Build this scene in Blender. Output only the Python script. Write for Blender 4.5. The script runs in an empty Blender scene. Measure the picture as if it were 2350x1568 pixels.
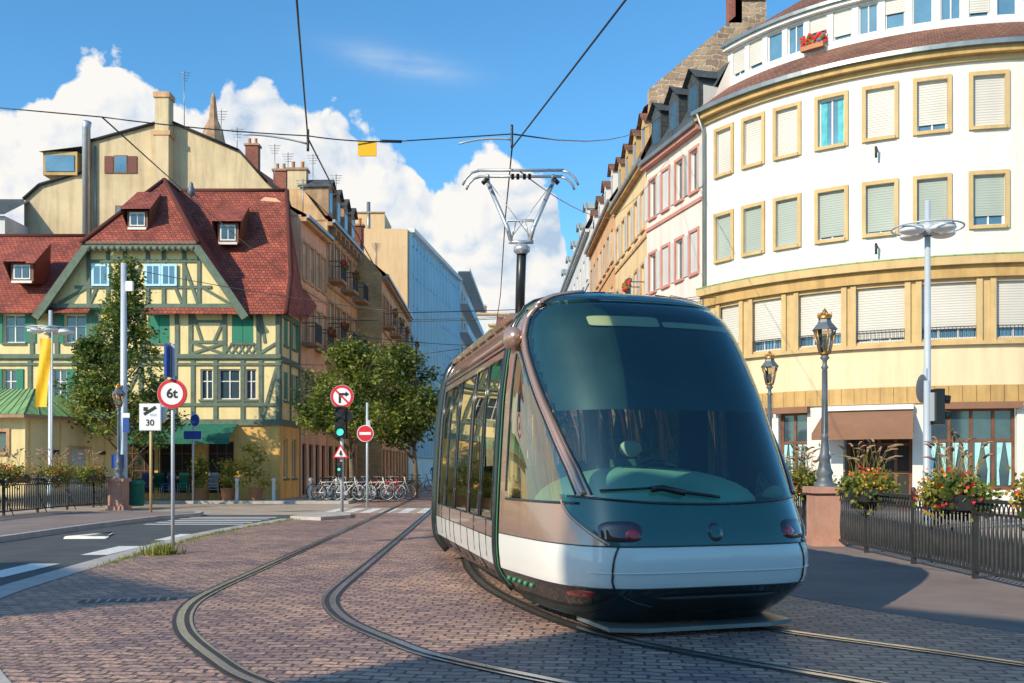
import bpy, math, random
from mathutils import Vector, Matrix
random.seed(7)
R=random.random
def ru(a,b): return a+(b-a)*R()
scene=bpy.context.scene
scene.view_settings.view_transform='Standard'
scene.view_settings.look='None'
scene.view_settings.exposure=0
AZ=math.radians(45); EL=math.radians(30)
# ------------------------------------------------------------------ materials
def _nt(name):
    m=bpy.data.materials.new(name); m.use_nodes=True
    nt=m.node_tree; b=nt.nodes['Principled BSDF']; return m,nt,b
def c4(c): return (c[0],c[1],c[2],1)
def streaks(N,L,col,amt):
    g=N.new('ShaderNodeNewGeometry'); mp=N.new('ShaderNodeMapping'); mp.inputs['Scale'].default_value=(2.2,2.2,.22); L.new(g.outputs['Position'],mp.inputs['Vector'])
    n=N.new('ShaderNodeTexNoise'); n.inputs['Scale'].default_value=1; n.inputs['Detail'].default_value=7; n.inputs['Roughness'].default_value=.7; L.new(mp.outputs[0],n.inputs['Vector'])
    r=N.new('ShaderNodeValToRGB'); r.color_ramp.elements[0].position=.32; r.color_ramp.elements[1].position=.55
    r.color_ramp.elements[0].color=(1-amt,1-amt*1.05,1-amt*1.1,1); r.color_ramp.elements[1].color=(1,1,1,1); L.new(n.outputs['Fac'],r.inputs['Fac'])
    mx=N.new('ShaderNodeMix'); mx.data_type='RGBA'; mx.blend_type='MULTIPLY'; mx.inputs[0].default_value=1
    L.new(col,mx.inputs[6]); L.new(r.outputs['Color'],mx.inputs[7]); return mx.outputs[2]
def mat(name,col,rough=.75,metal=0,var=.15,vs=1.5,bump=0,bs=30,col2=None,coat=0,spec=.5,dirt=0):
    m,nt,b=_nt(name); N=nt.nodes; L=nt.links
    b.inputs['Roughness'].default_value=rough; b.inputs['Metallic'].default_value=metal
    b.inputs['Coat Weight'].default_value=coat; b.inputs['Specular IOR Level'].default_value=spec
    b.inputs['Coat Roughness'].default_value=.03
    g=N.new('ShaderNodeNewGeometry')
    n=N.new('ShaderNodeTexNoise'); n.inputs['Scale'].default_value=vs; n.inputs['Detail'].default_value=6; n.inputs['Roughness'].default_value=.65
    L.new(g.outputs['Position'],n.inputs['Vector'])
    r=N.new('ShaderNodeValToRGB'); r.color_ramp.elements[0].position=.3; r.color_ramp.elements[1].position=.7
    c2=col2 or col
    r.color_ramp.elements[0].color=c4([x*(1-var) for x in c2]); r.color_ramp.elements[1].color=c4([min(1,x*(1+var)) for x in col])
    L.new(n.outputs['Fac'],r.inputs['Fac']); o=r.outputs['Color']
    if dirt: o=streaks(N,L,o,dirt)
    L.new(o,b.inputs['Base Color'])
    if bump:
        n2=N.new('ShaderNodeTexNoise'); n2.inputs['Scale'].default_value=bs; n2.inputs['Detail'].default_value=3
        L.new(g.outputs['Position'],n2.inputs['Vector'])
        bp=N.new('ShaderNodeBump'); bp.inputs['Strength'].default_value=bump; bp.inputs['Distance'].default_value=.02
        L.new(n2.outputs['Fac'],bp.inputs['Height']); L.new(bp.outputs['Normal'],b.inputs['Normal'])
    return m
def brickmat(name,c1,c2,mortar,bw,bh,ms=.01,rough=.85,bump=.6,dist=0,rot=0,off=.5,world=False,big=.35,lo=(.62,.62,.62),hi=(1.25,1.25,1.25),fs=9,bd=.02,dsc=1.3):
    m,nt,b=_nt(name); N=nt.nodes; L=nt.links
    b.inputs['Roughness'].default_value=rough
    if world:
        src=N.new('ShaderNodeNewGeometry').outputs['Position']
    else:
        src=N.new('ShaderNodeUVMap').outputs['UV']
    mp=N.new('ShaderNodeMapping'); mp.inputs['Rotation'].default_value=(0,0,rot); L.new(src,mp.inputs['Vector'])
    v=mp.outputs['Vector']
    if dist:
        for sc,am in ((dsc,dist),(dsc*6,dist*.25)):
            dn=N.new('ShaderNodeTexNoise'); dn.inputs['Scale'].default_value=sc; dn.inputs['Detail'].default_value=2
            L.new(src,dn.inputs['Vector'])
            vm=N.new('ShaderNodeVectorMath'); vm.operation='MULTIPLY_ADD'; vm.inputs[1].default_value=(am,am,0)
            L.new(dn.outputs['Color'],vm.inputs[0]); L.new(v,vm.inputs[2]); v=vm.outputs[0]
    t=N.new('ShaderNodeTexBrick'); t.inputs['Scale'].default_value=1
    t.inputs['Brick Width'].default_value=bw; t.inputs['Row Height'].default_value=bh
    t.inputs['Mortar Size'].default_value=ms; t.inputs['Mortar Smooth'].default_value=.4; t.offset=off
    t.inputs['Color1'].default_value=c4(c1); t.inputs['Color2'].default_value=c4(c2); t.inputs['Mortar'].default_value=c4(mortar)
    L.new(v,t.inputs['Vector'])
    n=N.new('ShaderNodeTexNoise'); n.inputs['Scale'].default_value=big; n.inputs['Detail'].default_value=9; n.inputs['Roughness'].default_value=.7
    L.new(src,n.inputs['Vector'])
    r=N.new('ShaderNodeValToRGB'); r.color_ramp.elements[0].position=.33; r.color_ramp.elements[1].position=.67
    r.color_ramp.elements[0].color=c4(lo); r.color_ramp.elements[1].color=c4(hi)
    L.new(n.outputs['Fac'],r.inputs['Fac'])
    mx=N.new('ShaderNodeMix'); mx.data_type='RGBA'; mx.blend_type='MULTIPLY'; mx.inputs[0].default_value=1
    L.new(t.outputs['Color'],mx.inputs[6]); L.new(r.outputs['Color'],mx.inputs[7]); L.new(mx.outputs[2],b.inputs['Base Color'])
    if bump:
        fn=N.new('ShaderNodeTexNoise'); fn.inputs['Scale'].default_value=fs; fn.inputs['Detail'].default_value=4; L.new(src,fn.inputs['Vector'])
        ad=N.new('ShaderNodeMath'); ad.operation='MULTIPLY_ADD'; ad.inputs[1].default_value=-1.0
        L.new(t.outputs['Fac'],ad.inputs[0]); L.new(fn.outputs['Fac'],ad.inputs[2])
        bp=N.new('ShaderNodeBump'); bp.inputs['Strength'].default_value=bump; bp.inputs['Distance'].default_value=bd
        L.new(ad.outputs[0],bp.inputs['Height']); L.new(bp.outputs['Normal'],b.inputs['Normal'])
    return m
def slatmat(name,col,dark,pitch=.06,axis='Y'):
    m,nt,b=_nt(name); N=nt.nodes; L=nt.links
    uv=N.new('ShaderNodeUVMap'); sp=N.new('ShaderNodeSeparateXYZ'); L.new(uv.outputs['UV'],sp.inputs[0])
    d=N.new('ShaderNodeMath'); d.operation='MULTIPLY'; d.inputs[1].default_value=1/pitch; L.new(sp.outputs[axis],d.inputs[0])
    f=N.new('ShaderNodeMath'); f.operation='FRACT'; L.new(d.outputs[0],f.inputs[0])
    r=N.new('ShaderNodeValToRGB'); r.color_ramp.elements[0].color=c4(dark); r.color_ramp.elements[1].color=c4(col); r.color_ramp.elements[1].position=.35
    L.new(f.outputs[0],r.inputs['Fac'])
    g=N.new('ShaderNodeNewGeometry'); n=N.new('ShaderNodeTexNoise'); n.inputs['Scale'].default_value=.7; L.new(g.outputs['Position'],n.inputs['Vector'])
    mx=N.new('ShaderNodeMix'); mx.data_type='RGBA'; mx.blend_type='MULTIPLY'; mx.inputs[0].default_value=.3
    L.new(r.outputs['Color'],mx.inputs[6]); L.new(n.outputs['Fac'],mx.inputs[7]); L.new(mx.outputs[2],b.inputs['Base Color'])
    b.inputs['Roughness'].default_value=.6
    bp=N.new('ShaderNodeBump'); bp.inputs['Strength'].default_value=.5; bp.inputs['Distance'].default_value=.01
    L.new(f.outputs[0],bp.inputs['Height']); L.new(bp.outputs['Normal'],b.inputs['Normal'])
    return m
def glassmat(name,tint,refl=.08,glossy=(1,1,1),rough=.01,ior=1.5):
    m=bpy.data.materials.new(name); m.use_nodes=True; nt=m.node_tree; N=nt.nodes; L=nt.links
    N.remove(N['Principled BSDF'])
    o=N['Material Output']; t=N.new('ShaderNodeBsdfTransparent'); t.inputs[0].default_value=c4(tint)
    g=N.new('ShaderNodeBsdfGlossy'); g.inputs['Roughness'].default_value=rough; g.inputs[0].default_value=c4(glossy)
    fr=N.new('ShaderNodeFresnel'); fr.inputs[0].default_value=ior
    a=N.new('ShaderNodeMath'); a.operation='ADD'; a.inputs[1].default_value=refl; a.use_clamp=True; L.new(fr.outputs[0],a.inputs[0])
    mx=N.new('ShaderNodeMixShader'); L.new(a.outputs[0],mx.inputs[0]); L.new(t.outputs[0],mx.inputs[1]); L.new(g.outputs[0],mx.inputs[2]); L.new(mx.outputs[0],o.inputs[0])
    return m
def leafmat(name,a,b_,tr=.35):
    m,nt,b=_nt(name); N=nt.nodes; L=nt.links
    g=N.new('ShaderNodeNewGeometry'); n=N.new('ShaderNodeTexNoise'); n.inputs['Scale'].default_value=2.2; n.inputs['Detail'].default_value=3
    L.new(g.outputs['Position'],n.inputs['Vector'])
    r=N.new('ShaderNodeValToRGB'); r.color_ramp.elements[0].color=c4(a); r.color_ramp.elements[1].color=c4(b_)
    r.color_ramp.elements[0].position=.35; r.color_ramp.elements[1].position=.65
    L.new(n.outputs['Fac'],r.inputs['Fac']); L.new(r.outputs['Color'],b.inputs['Base Color']); b.inputs['Roughness'].default_value=.55
    t=N.new('ShaderNodeBsdfTranslucent'); L.new(r.outputs['Color'],t.inputs[0])
    mx=N.new('ShaderNodeMixShader'); mx.inputs[0].default_value=tr
    o=N['Material Output']; L.new(b.outputs[0],mx.inputs[1]); L.new(t.outputs[0],mx.inputs[2]); L.new(mx.outputs[0],o.inputs[0])
    return m
M={}
M['glass']=mat('window_glass',(.04,.07,.09),rough=.04,var=.5,vs=.6,spec=1.0)
M['glassb']=mat('window_glass_sky',(.09,.2,.30),rough=.05,var=.4,vs=.5,spec=1.0)
M['white']=mat('white_paint',(.74,.73,.71),rough=.6,var=.05,dirt=.08)
M['whitewall']=mat('white_render',(.74,.72,.67),rough=.85,var=.05,vs=.7,bump=.15,bs=40,dirt=.12)
M['cream']=mat('cream_render',(.66,.52,.32),rough=.85,var=.09,vs=.5,bump=.15,col2=(.58,.46,.29),dirt=.3)
M['creamlow']=mat('cream_render_lower',(.74,.60,.39),rough=.85,var=.05,vs=.5,bump=.15,dirt=.14)
M['ochre']=mat('ochre_stone',(.52,.33,.12),rough=.7,var=.14,vs=1.5,bump=.1,dirt=.25)
M['ochrelt']=mat('ochre_trim',(.58,.41,.19),rough=.7,var=.1,vs=2,dirt=.2)
M['gutter']=mat('zinc_gutter',(.27,.30,.30),rough=.4,metal=.6,var=.2)
M['slat']=slatmat('roller_blind',(.74,.71,.65),(.38,.35,.31),.085)
M['slatg']=slatmat('roller_blind_grey',(.44,.50,.45),(.24,.29,.26),.085)
M['curtain']=mat('teal_curtain',(.08,.42,.48),var=.3,vs=4)
M['curtainp']=mat('pale_curtain',(.35,.65,.68),var=.2,vs=4)
M['tile']=brickmat('red_tile',(.42,.105,.065),(.27,.062,.042),(.10,.025,.018),.20,.17,.014,bump=.9,big=.8,lo=(.5,.5,.56),hi=(1.25,1.2,1.15))
M['tileb']=brickmat('brown_tile',(.27,.12,.08),(.18,.08,.055),(.07,.03,.02),.20,.17,.012,bump=.9,big=.7)
M['slate']=brickmat('slate',(.075,.09,.10),(.05,.06,.07),(.02,.022,.025),.25,.2,.01,bump=.4)
M['zinc']=slatmat('zinc_roof',(.36,.43,.45),(.18,.22,.24),.6,'X')
M['greenmetal']=slatmat('green_metal_roof',(.30,.50,.20),(.16,.30,.12),.45,'X')
M['yplaster']=mat('yellow_plaster',(.82,.66,.34),rough=.9,var=.07,vs=1,bump=.2,dirt=.2)
M['oplaster']=mat('orange_plaster',(.80,.48,.15),rough=.9,var=.12,vs=1,bump=.2,dirt=.25)
M['timber']=mat('green_timber',(.105,.155,.115),rough=.8,var=.35,vs=4,bump=.3,col2=(.16,.18,.14))
M['gshut']=slatmat('green_shutter',(.02,.27,.17),(.006,.10,.065),.09)
M['greenp']=mat('green_paint',(.02,.30,.17),rough=.5,var=.15)
M['teal']=mat('awning_green',(.012,.14,.09),rough=.8,var=.2)
M['wshut']=slatmat('white_shutter',(.72,.72,.70),(.36,.36,.36),.09)
M['rshut']=slatmat('red_shutter',(.2,.05,.035),(.08,.025,.018),.09)
M['pink']=mat('pink_stone',(.55,.25,.20),rough=.8,var=.12)
M['pinkwall']=mat('pale_pink_render',(.76,.66,.60),rough=.85,var=.05,vs=.6,dirt=.15)
M['peach']=mat('peach_render',(.78,.45,.29),rough=.85,var=.10,vs=.8,dirt=.25)
M['sand']=mat('sandstone',(.62,.38,.20),rough=.85,var=.2,vs=1.2,bump=.2,dirt=.35)
M['sanddk']=mat('sandstone_trim',(.40,.25,.15),rough=.85,var=.25,vs=2,dirt=.3)
M['tan']=mat('tan_render',(.70,.48,.27),rough=.9,var=.08,vs=.3,dirt=.15)
M['ybrick']=brickmat('yellow_brick',(.62,.42,.19),(.46,.30,.13),(.34,.28,.2),.25,.08,.01,bump=.3)
M['rubble']=brickmat('rubble_stone',(.46,.31,.20),(.25,.165,.12),(.50,.41,.31),.55,.22,.03,bump=1,dist=.6,big=.5)
M['rbrick']=brickmat('red_brick',(.34,.09,.05),(.25,.06,.04),(.2,.15,.12),.25,.08,.01,bump=.3)
M['bluew']=mat('pale_blue_cladding',(.46,.72,.84),rough=.7,var=.06,vs=.3)
M['bluet']=mat('blue_panel',(.20,.43,.60),rough=.6,var=.1)
M['creamfar']=mat('cream_facade',(.76,.56,.31),rough=.85,var=.1,vs=.6,dirt=.2)
M['orangefar']=mat('orange_facade',(.70,.40,.20),rough=.85,var=.1,vs=.6,dirt=.25)
M['greyw']=mat('grey_white_render',(.66,.66,.66),rough=.85,var=.07,vs=.5,dirt=.15)
M['brown']=mat('brown_wood',(.17,.065,.03),rough=.5,var=.3,vs=3)
M['brownaw']=mat('brown_awning',(.24,.125,.075),rough=.85,var=.1)
M['dark']=mat('dark_interior',(.025,.022,.02),rough=.7,var=.3)
M['iron']=mat('wrought_iron',(.045,.05,.057),rough=.5,metal=.3,var=.3,vs=6)
M['steel']=mat('galvanised_steel',(.46,.50,.53),rough=.4,metal=.6,var=.12,vs=4)
M['greypole']=mat('grey_paint_pole',(.46,.52,.58),rough=.45,metal=.1,var=.08)
M['lampgrey']=mat('lamp_post_paint',(.12,.145,.17),rough=.5,metal=.2,var=.25,vs=5)
M['gold']=mat('gilded_brass',(.50,.25,.07),rough=.4,metal=.7,var=.2,vs=8)
M['lantern']=glassmat('lantern_glass',(.85,.8,.7),.12)
M['pstone']=mat('pink_sandstone_pillar',(.52,.29,.22),rough=.85,var=.15,vs=3,bump=.3,dirt=.2)
M['black']=mat('black_plastic',(.014,.015,.016),rough=.35,var=.2)
M['red']=mat('sign_red',(.62,.02,.03),rough=.4,var=.05)
M['blue']=mat('sign_blue',(.015,.07,.33),rough=.4,var=.05)
M['signw']=mat('sign_white',(.80,.82,.84),rough=.4,var=.03)
M['signk']=mat('sign_black',(.01,.01,.012),rough=.5,var=.05)
M['yellow']=mat('yellow_plate',(.85,.47,.0),rough=.5,var=.03)
M['bark']=mat('bark',(.16,.12,.085),rough=.9,var=.35,vs=6,bump=.6)
M['leafa']=leafmat('leaf_light',(.14,.19,.025),(.30,.31,.05))
M['leafb']=leafmat('leaf_dark',(.04,.09,.015),(.11,.16,.03))
M['leafc']=leafmat('leaf_conifer',(.06,.13,.03),(.17,.22,.045))
M['leafy']=leafmat('leaf_yellow',(.34,.27,.04),(.50,.38,.07))
M['flr']=mat('red_petals',(.62,.02,.03),rough=.6,var=.2)
M['flo']=mat('orange_petals',(.70,.27,.03),rough=.6,var=.2)
M['plume']=leafmat('grass_plume',(.42,.27,.18),(.55,.40,.27))
M['pot']=mat('terracotta',(.44,.2,.10),rough=.85,var=.15)
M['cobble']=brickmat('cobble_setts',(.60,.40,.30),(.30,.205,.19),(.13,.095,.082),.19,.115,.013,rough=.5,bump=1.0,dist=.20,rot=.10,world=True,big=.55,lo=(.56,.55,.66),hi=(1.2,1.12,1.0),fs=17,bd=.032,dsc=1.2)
M['asphalt']=mat('asphalt',(.075,.085,.09),rough=.85,var=.25,vs=1.2,bump=.5,bs=120)
M['asphaltp']=mat('pavement_asphalt',(.24,.19,.17),rough=.85,var=.2,vs=.9,bump=.4,bs=100)
M['crossing']=mat('crossing_surface',(.40,.32,.25),rough=.85,var=.2,vs=.7,bump=.4,bs=80)
M['paving']=brickmat('paving_slabs',(.50,.40,.32),(.42,.33,.26),(.24,.19,.15),.8,.5,.012,rough=.85,bump=.2,world=True)
M['kerb']=mat('kerb_stone',(.42,.39,.36),rough=.8,var=.2,vs=3,bump=.3)
M['mark']=mat('road_marking',(.70,.70,.67),rough=.7,var=.15,vs=8)
M['rail']=mat('rail_steel',(.75,.74,.73),rough=.25,metal=.95,var=.15,vs=5)
M['groove']=mat('rail_groove',(.04,.036,.034),rough=.5,var=.3,vs=6)
M['ground']=mat('ground_surface',(.26,.22,.19),rough=.9,var=.2,vs=.3,bump=.3)
M['bronze']=mat('bronze_paint',(.50,.325,.25),rough=.25,metal=.55,var=.03,coat=.7)
M['bumper']=mat('white_body_paint',(.78,.79,.77),rough=.3,var=.02,coat=.7)
M['teals']=mat('dark_teal_body',(.010,.10,.085),rough=.10,var=.1,coat=1)
M['under']=mat('black_underbody',(.014,.022,.023),rough=.22,var=.2,coat=.5)
M['wind']=glassmat('windshield_glass',(.68,.86,.80),.05,(.85,1,1))
M['sideg']=glassmat('tinted_side_glass',(.62,.66,.50),.20,(1,.93,.78))
M['blind']=mat('dark_sun_blind',(.016,.045,.052),rough=.5,var=.35,vs=2)
M['dash']=mat('dashboard',(.24,.48,.39),rough=.6,var=.1)
M['lining']=mat('cabin_lining',(.50,.56,.50),rough=.7,var=.05)
M['redl']=mat('red_lens',(.50,.01,.012),rough=.12,var=.4,vs=9,coat=1)
M['headl']=mat('smoked_headlight',(.05,.016,.02),rough=.08,var=.5,vs=12,coat=1)
M['seat']=mat('seat_fabric',(.08,.18,.16),rough=.8)
M['gline']=mat('green_edge_strip',(.05,.22,.12),rough=.4)
def emis(name,col,s):
    m,nt,b=_nt(name); b.inputs['Base Color'].default_value=c4(col); b.inputs['Emission Color'].default_value=c4(col); b.inputs['Emission Strength'].default_value=s; return m
M['glow']=emis('green_signal_lens',(.05,.75,.45),.8)
# ------------------------------------------------------------------ builder
class B:
    def __init__(s,name,loc=(0,0,0)):
        s.name=name; s.p={}; s.loc=Vector(loc)
    def add(s,part,m,vs,fs,smooth=False,uv=True):
        k=part
        if k not in s.p: s.p[k]=[m,[],[],[],smooth,uv]
        P=s.p[k]
        if P[0]!=m:
            k=part+'_'+m
            if k not in s.p: s.p[k]=[m,[],[],[],smooth,uv]
            P=s.p[k]
        o=len(P[1]); P[1].extend([tuple(v) for v in vs]); P[2].extend([[i+o for i in f] for f in fs])
    def quad(s,part,m,*v): s.add(part,m,v,[list(range(len(v)))])
    def box(s,part,m,c,d,rz=0):
        x,y,z=d[0]/2,d[1]/2,d[2]/2; ca,sa=math.cos(rz),math.sin(rz); vs=[]
        for k in (-1,1):
            for a,b_ in ((-1,-1),(1,-1),(1,1),(-1,1)):
                X,Y=a*x,b_*y; vs.append((c[0]+X*ca-Y*sa,c[1]+X*sa+Y*ca,c[2]+k*z))
        s.add(part,m,vs,[[3,2,1,0],[4,5,6,7],[0,1,5,4],[1,2,6,5],[2,3,7,6],[3,0,4,7]])
    def prism(s,part,m,pts,z0,z1):
        n=len(pts); a=sum(pts[i][0]*pts[(i+1)%n][1]-pts[(i+1)%n][0]*pts[i][1] for i in range(n))
        if a<0: pts=pts[::-1]
        vs=[(p[0],p[1],z0) for p in pts]+[(p[0],p[1],z1) for p in pts]
        fs=[list(range(n,2*n))]+[[i,(i+1)%n,n+(i+1)%n,n+i] for i in range(n)]
        s.add(part,m,vs,fs)
    def tube(s,part,m,pts,r,seg=8,r2=None,cap=True):
        pts=[Vector(p) for p in pts]; n=len(pts); vs=[]; fs=[]
        up=Vector((0,0,1)); pa=None
        for i,p in enumerate(pts):
            t=(pts[min(i+1,n-1)]-pts[max(i-1,0)]).normalized()
            if pa is None:
                a=t.cross(up)
                if a.length<.05: a=t.cross(Vector((1,0,0)))
            else: a=pa-t*pa.dot(t)
            a.normalize(); pa=a; b_=t.cross(a)
            rr=r if r2 is None else r+(r2-r)*i/max(1,n-1)
            for k in range(seg):
                w=2*math.pi*k/seg; vs.append(p+a*math.cos(w)*rr+b_*math.sin(w)*rr)
        for i in range(n-1):
            for k in range(seg):
                k2=(k+1)%seg; fs.append([i*seg+k,i*seg+k2,(i+1)*seg+k2,(i+1)*seg+k])
        if cap: fs.append(list(range(seg))[::-1]); fs.append([(n-1)*seg+k for k in range(seg)])
        s.add(part,m,vs,fs,True,False)
    def lathe(s,part,m,c,prof,seg=14,smooth=True):
        vs=[];fs=[]
        for r,z in prof:
            for k in range(seg):
                w=2*math.pi*(k+.5)/seg; vs.append((c[0]+r*math.cos(w),c[1]+r*math.sin(w),c[2]+z))
        for i in range(len(prof)-1):
            for k in range(seg):
                k2=(k+1)%seg; fs.append([i*seg+k,i*seg+k2,(i+1)*seg+k2,(i+1)*seg+k])
        fs.append([(len(prof)-1)*seg+k for k in range(seg)])
        s.add(part,m,vs,fs,smooth,False)
    def ell(s,part,m,c,r,nu=16,nv=10,rz=0):
        vs=[];fs=[]; ca,sa=math.cos(rz),math.sin(rz)
        for i in range(nv+1):
            a=math.pi*i/nv
            for k in range(nu):
                w=2*math.pi*k/nu; X=r[0]*math.sin(a)*math.cos(w);Y=r[1]*math.sin(a)*math.sin(w)
                vs.append((c[0]+X*ca-Y*sa,c[1]+X*sa+Y*ca,c[2]+r[2]*math.cos(a)))
        for i in range(nv):
            for k in range(nu):
                k2=(k+1)%nu; fs.append([i*nu+k,(i+1)*nu+k,(i+1)*nu+k2,i*nu+k2])
        s.add(part,m,vs,fs,True,False)
    def disc(s,part,m,c,r,t=.02,seg=36,ang0=0,sx=1):  # faces -Y
        vs=[];n=seg
        for y in (-t,0):
            for k in range(n):
                w=ang0+2*math.pi*k/n; vs.append((c[0]+sx*r*math.cos(w),c[1]+y,c[2]+r*math.sin(w)))
        fs=[list(range(n)),list(range(n,2*n))[::-1]]+[[k,n+k,n+(k+1)%n,(k+1)%n] for k in range(n)]
        s.add(part,m,vs,fs,False,False)
    def done(s):
        e=bpy.data.objects.new(s.name,None); scene.collection.objects.link(e); e.location=s.loc; e.empty_display_size=.3
        for k,(m,vs,fs,_,sm,uv) in s.p.items():
            me=bpy.data.meshes.new(k)
            l=s.loc
            me.from_pydata([(v[0]-l.x,v[1]-l.y,v[2]-l.z) for v in vs],[],fs)
            me.materials.append(M[m])
            if sm: me.polygons.foreach_set('use_smooth',[True]*len(me.polygons))
            if uv:
                ul=me.uv_layers.new(name='UVMap'); data=[0.0]*(2*len(me.loops)); Z=Vector((0,0,1))
                for p in me.polygons:
                    n=p.normal
                    if abs(n.z)>.95: u=Vector((1,0,0)); v_=Vector((0,1,0))
                    else: u=Z.cross(n).normalized(); v_=n.cross(u)
                    for li in p.loop_indices:
                        co=me.vertices[me.loops[li].vertex_index].co
                        data[2*li]=co.dot(u); data[2*li+1]=co.dot(v_)
                ul.data.foreach_set('uv',data)
            me.update()
            ob=bpy.data.objects.new(k,me); scene.collection.objects.link(ob); ob.parent=e
        s.e=e
        return e
class Fac:
    """facade frame: u along wall (left to right seen from outside), n outward, z up"""
    def __init__(s,b,P0=None,P1=None,C=None,Rr=None,t0=None):
        s.b=b; s.op=[]; s.cur=C is not None
        if s.cur: s.C=C; s.R=Rr; s.t0=t0
        else:
            d=Vector((P1[0]-P0[0],P1[1]-P0[1])); s.len=d.length; d.normalize(); s.U=d; s.N=Vector((d.y,-d.x)); s.O=Vector(P0)
    def m(s,u,n,z):
        if s.cur:
            t=s.t0-u/s.R; return (s.C[0]-(s.R+n)*math.sin(t),s.C[1]-(s.R+n)*math.cos(t),z)
        p=s.O+s.U*u+s.N*n; return (p.x,p.y,z)
    def us(s,u0,u1):
        if not s.cur: return [u0,u1]
        k=max(1,int(math.ceil((u1-u0)/.5))); return [u0+(u1-u0)*i/k for i in range(k+1)]
    def box(s,part,m,u0,u1,n0,n1,z0,z1):
        us=s.us(u0,u1); vs=[];fs=[]
        for u in us: vs+=[s.m(u,n0,z0),s.m(u,n1,z0),s.m(u,n1,z1),s.m(u,n0,z1)]
        for i in range(len(us)-1):
            for k in range(4):
                k2=(k+1)%4; fs.append([4*i+k,4*i+4+k,4*i+4+k2,4*i+k2])
        e=4*(len(us)-1); fs+= [[0,1,2,3],[e+3,e+2,e+1,e]]
        s.b.add(part,m,vs,fs)
    def strip(s,part,m,u0,u1,a,c):
        us=s.us(u0,u1)
        for i in range(len(us)-1):
            s.b.quad(part,m,s.m(us[i],a[0],a[1]),s.m(us[i+1],a[0],a[1]),s.m(us[i+1],c[0],c[1]),s.m(us[i],c[0],c[1]))
    def beam(s,u0,z0,u1,z1,w=.16,n0=0,n1=.05,part='timber_frame',m='timber'):
        d=Vector((u1-u0,z1-z0)).normalized(); p=Vector((-d.y,d.x))*w/2
        n1=n1+ru(0,.012)
        c=[(u0+p.x,z0+p.y),(u0-p.x,z0-p.y),(u1-p.x,z1-p.y),(u1+p.x,z1+p.y)]
        vs=[s.m(a,n0,z) for a,z in c]+[s.m(a,n1,z) for a,z in c]
        s.b.add(part,m,vs,[[4,5,6,7],[0,1,5,4],[1,2,6,5],[2,3,7,6],[3,0,4,7]])
    def wall(s,part,m,u0,u1,z0,z1,rec=.18):
        ops=[o for o in s.op if o[1]>u0 and o[0]<u1 and o[3]>z0 and o[2]<z1]
        U=sorted(set([round(x,4) for x in s.us(u0,u1)+[x for o in ops for x in o[:2] if u0<x<u1]]))
        Zs=sorted(set([round(x,4) for x in [z0,z1]+[x for o in ops for x in o[2:4] if z0<x<z1]]))
        for i in range(len(U)-1):
            for j in range(len(Zs)-1):
                uc=(U[i]+U[i+1])/2; zc=(Zs[j]+Zs[j+1])/2
                if any(o[0]<uc<o[1] and o[2]<zc<o[3] for o in ops): continue
                s.b.quad(part,m,s.m(U[i],0,Zs[j]),s.m(U[i+1],0,Zs[j]),s.m(U[i+1],0,Zs[j+1]),s.m(U[i],0,Zs[j+1]))
        for o in ops:
            a,b_,c,d=o[:4]; r=-rec
            s.b.quad(part,m,s.m(a,0,c),s.m(a,0,d),s.m(a,r,d),s.m(a,r,c))
            s.b.quad(part,m,s.m(b_,0,d),s.m(b_,0,c),s.m(b_,r,c),s.m(b_,r,d))
            s.b.quad(part,m,s.m(a,0,d),s.m(b_,0,d),s.m(b_,r,d),s.m(a,r,d))
            s.b.quad(part,m,s.m(a,0,c),s.m(a,r,c),s.m(b_,r,c),s.m(b_,0,c))
    def win(s,u,z,w,h,fm='white',gm='glass',trim=None,tw=.12,tp=.05,shut=None,closed=False,blind=0,bm='slat',mull=1,trans=0,sill=None,rec=.16,fw=.06,curtain=None):
        a,b_,c,d=u-w/2,u+w/2,z,z+h
        s.op.append((a,b_,c,d))
        s.box('windows_glass',gm,a,b_,-rec-.03,-rec+.01,c,d)
        f0,f1=-rec+.012,-rec+.05
        s.box('window_frames',fm,a,a+fw,f0,f1,c,d); s.box('window_frames',fm,b_-fw,b_,f0,f1,c,d)
        s.box('window_frames',fm,a+fw,b_-fw,f0,f1,d-fw,d); s.box('window_frames',fm,a+fw,b_-fw,f0,f1,c,c+fw)
        for i in range(mull):
            x=a+(b_-a)*(i+1)/(mull+1); s.box('window_frames',fm,x-fw*.45,x+fw*.45,f0,f1-.004,c+fw,d-fw)
        for i in range(trans):
            x=c+(d-c)*(i+1)/(trans+1)+.1*h; s.box('window_frames',fm,a+fw,b_-fw,f0,f1-.008,x-fw*.4,x+fw*.4)
        if curtain:
            s.box('curtains',curtain,a+fw,a+w*.3,-rec+.011,-rec+.02,c+fw,d-fw); s.box('curtains',curtain,b_-w*.3,b_-fw,-rec+.011,-rec+.02,c+fw,d-fw)
        if blind: s.box('roller_blinds',bm,a+.01,b_-.01,-rec+.055,-rec+.08,d-h*blind,d-.005)
        if trim:
            s.box('window_trim',trim,a-tw,a,-.01,tp,c-tw*.8,d+tw); s.box('window_trim',trim,b_,b_+tw,-.01,tp,c-tw*.8,d+tw)
            s.box('window_trim',trim,a,b_,-.01,tp-.004,d,d+tw); s.box('window_trim',trim,a-.03,b_+.03,-.01,tp+.05,c-tw*.85,c)
        if sill and not trim: s.box('window_sills',sill,a-.06,b_+.06,-.01,.08,c-.09,c)
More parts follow.
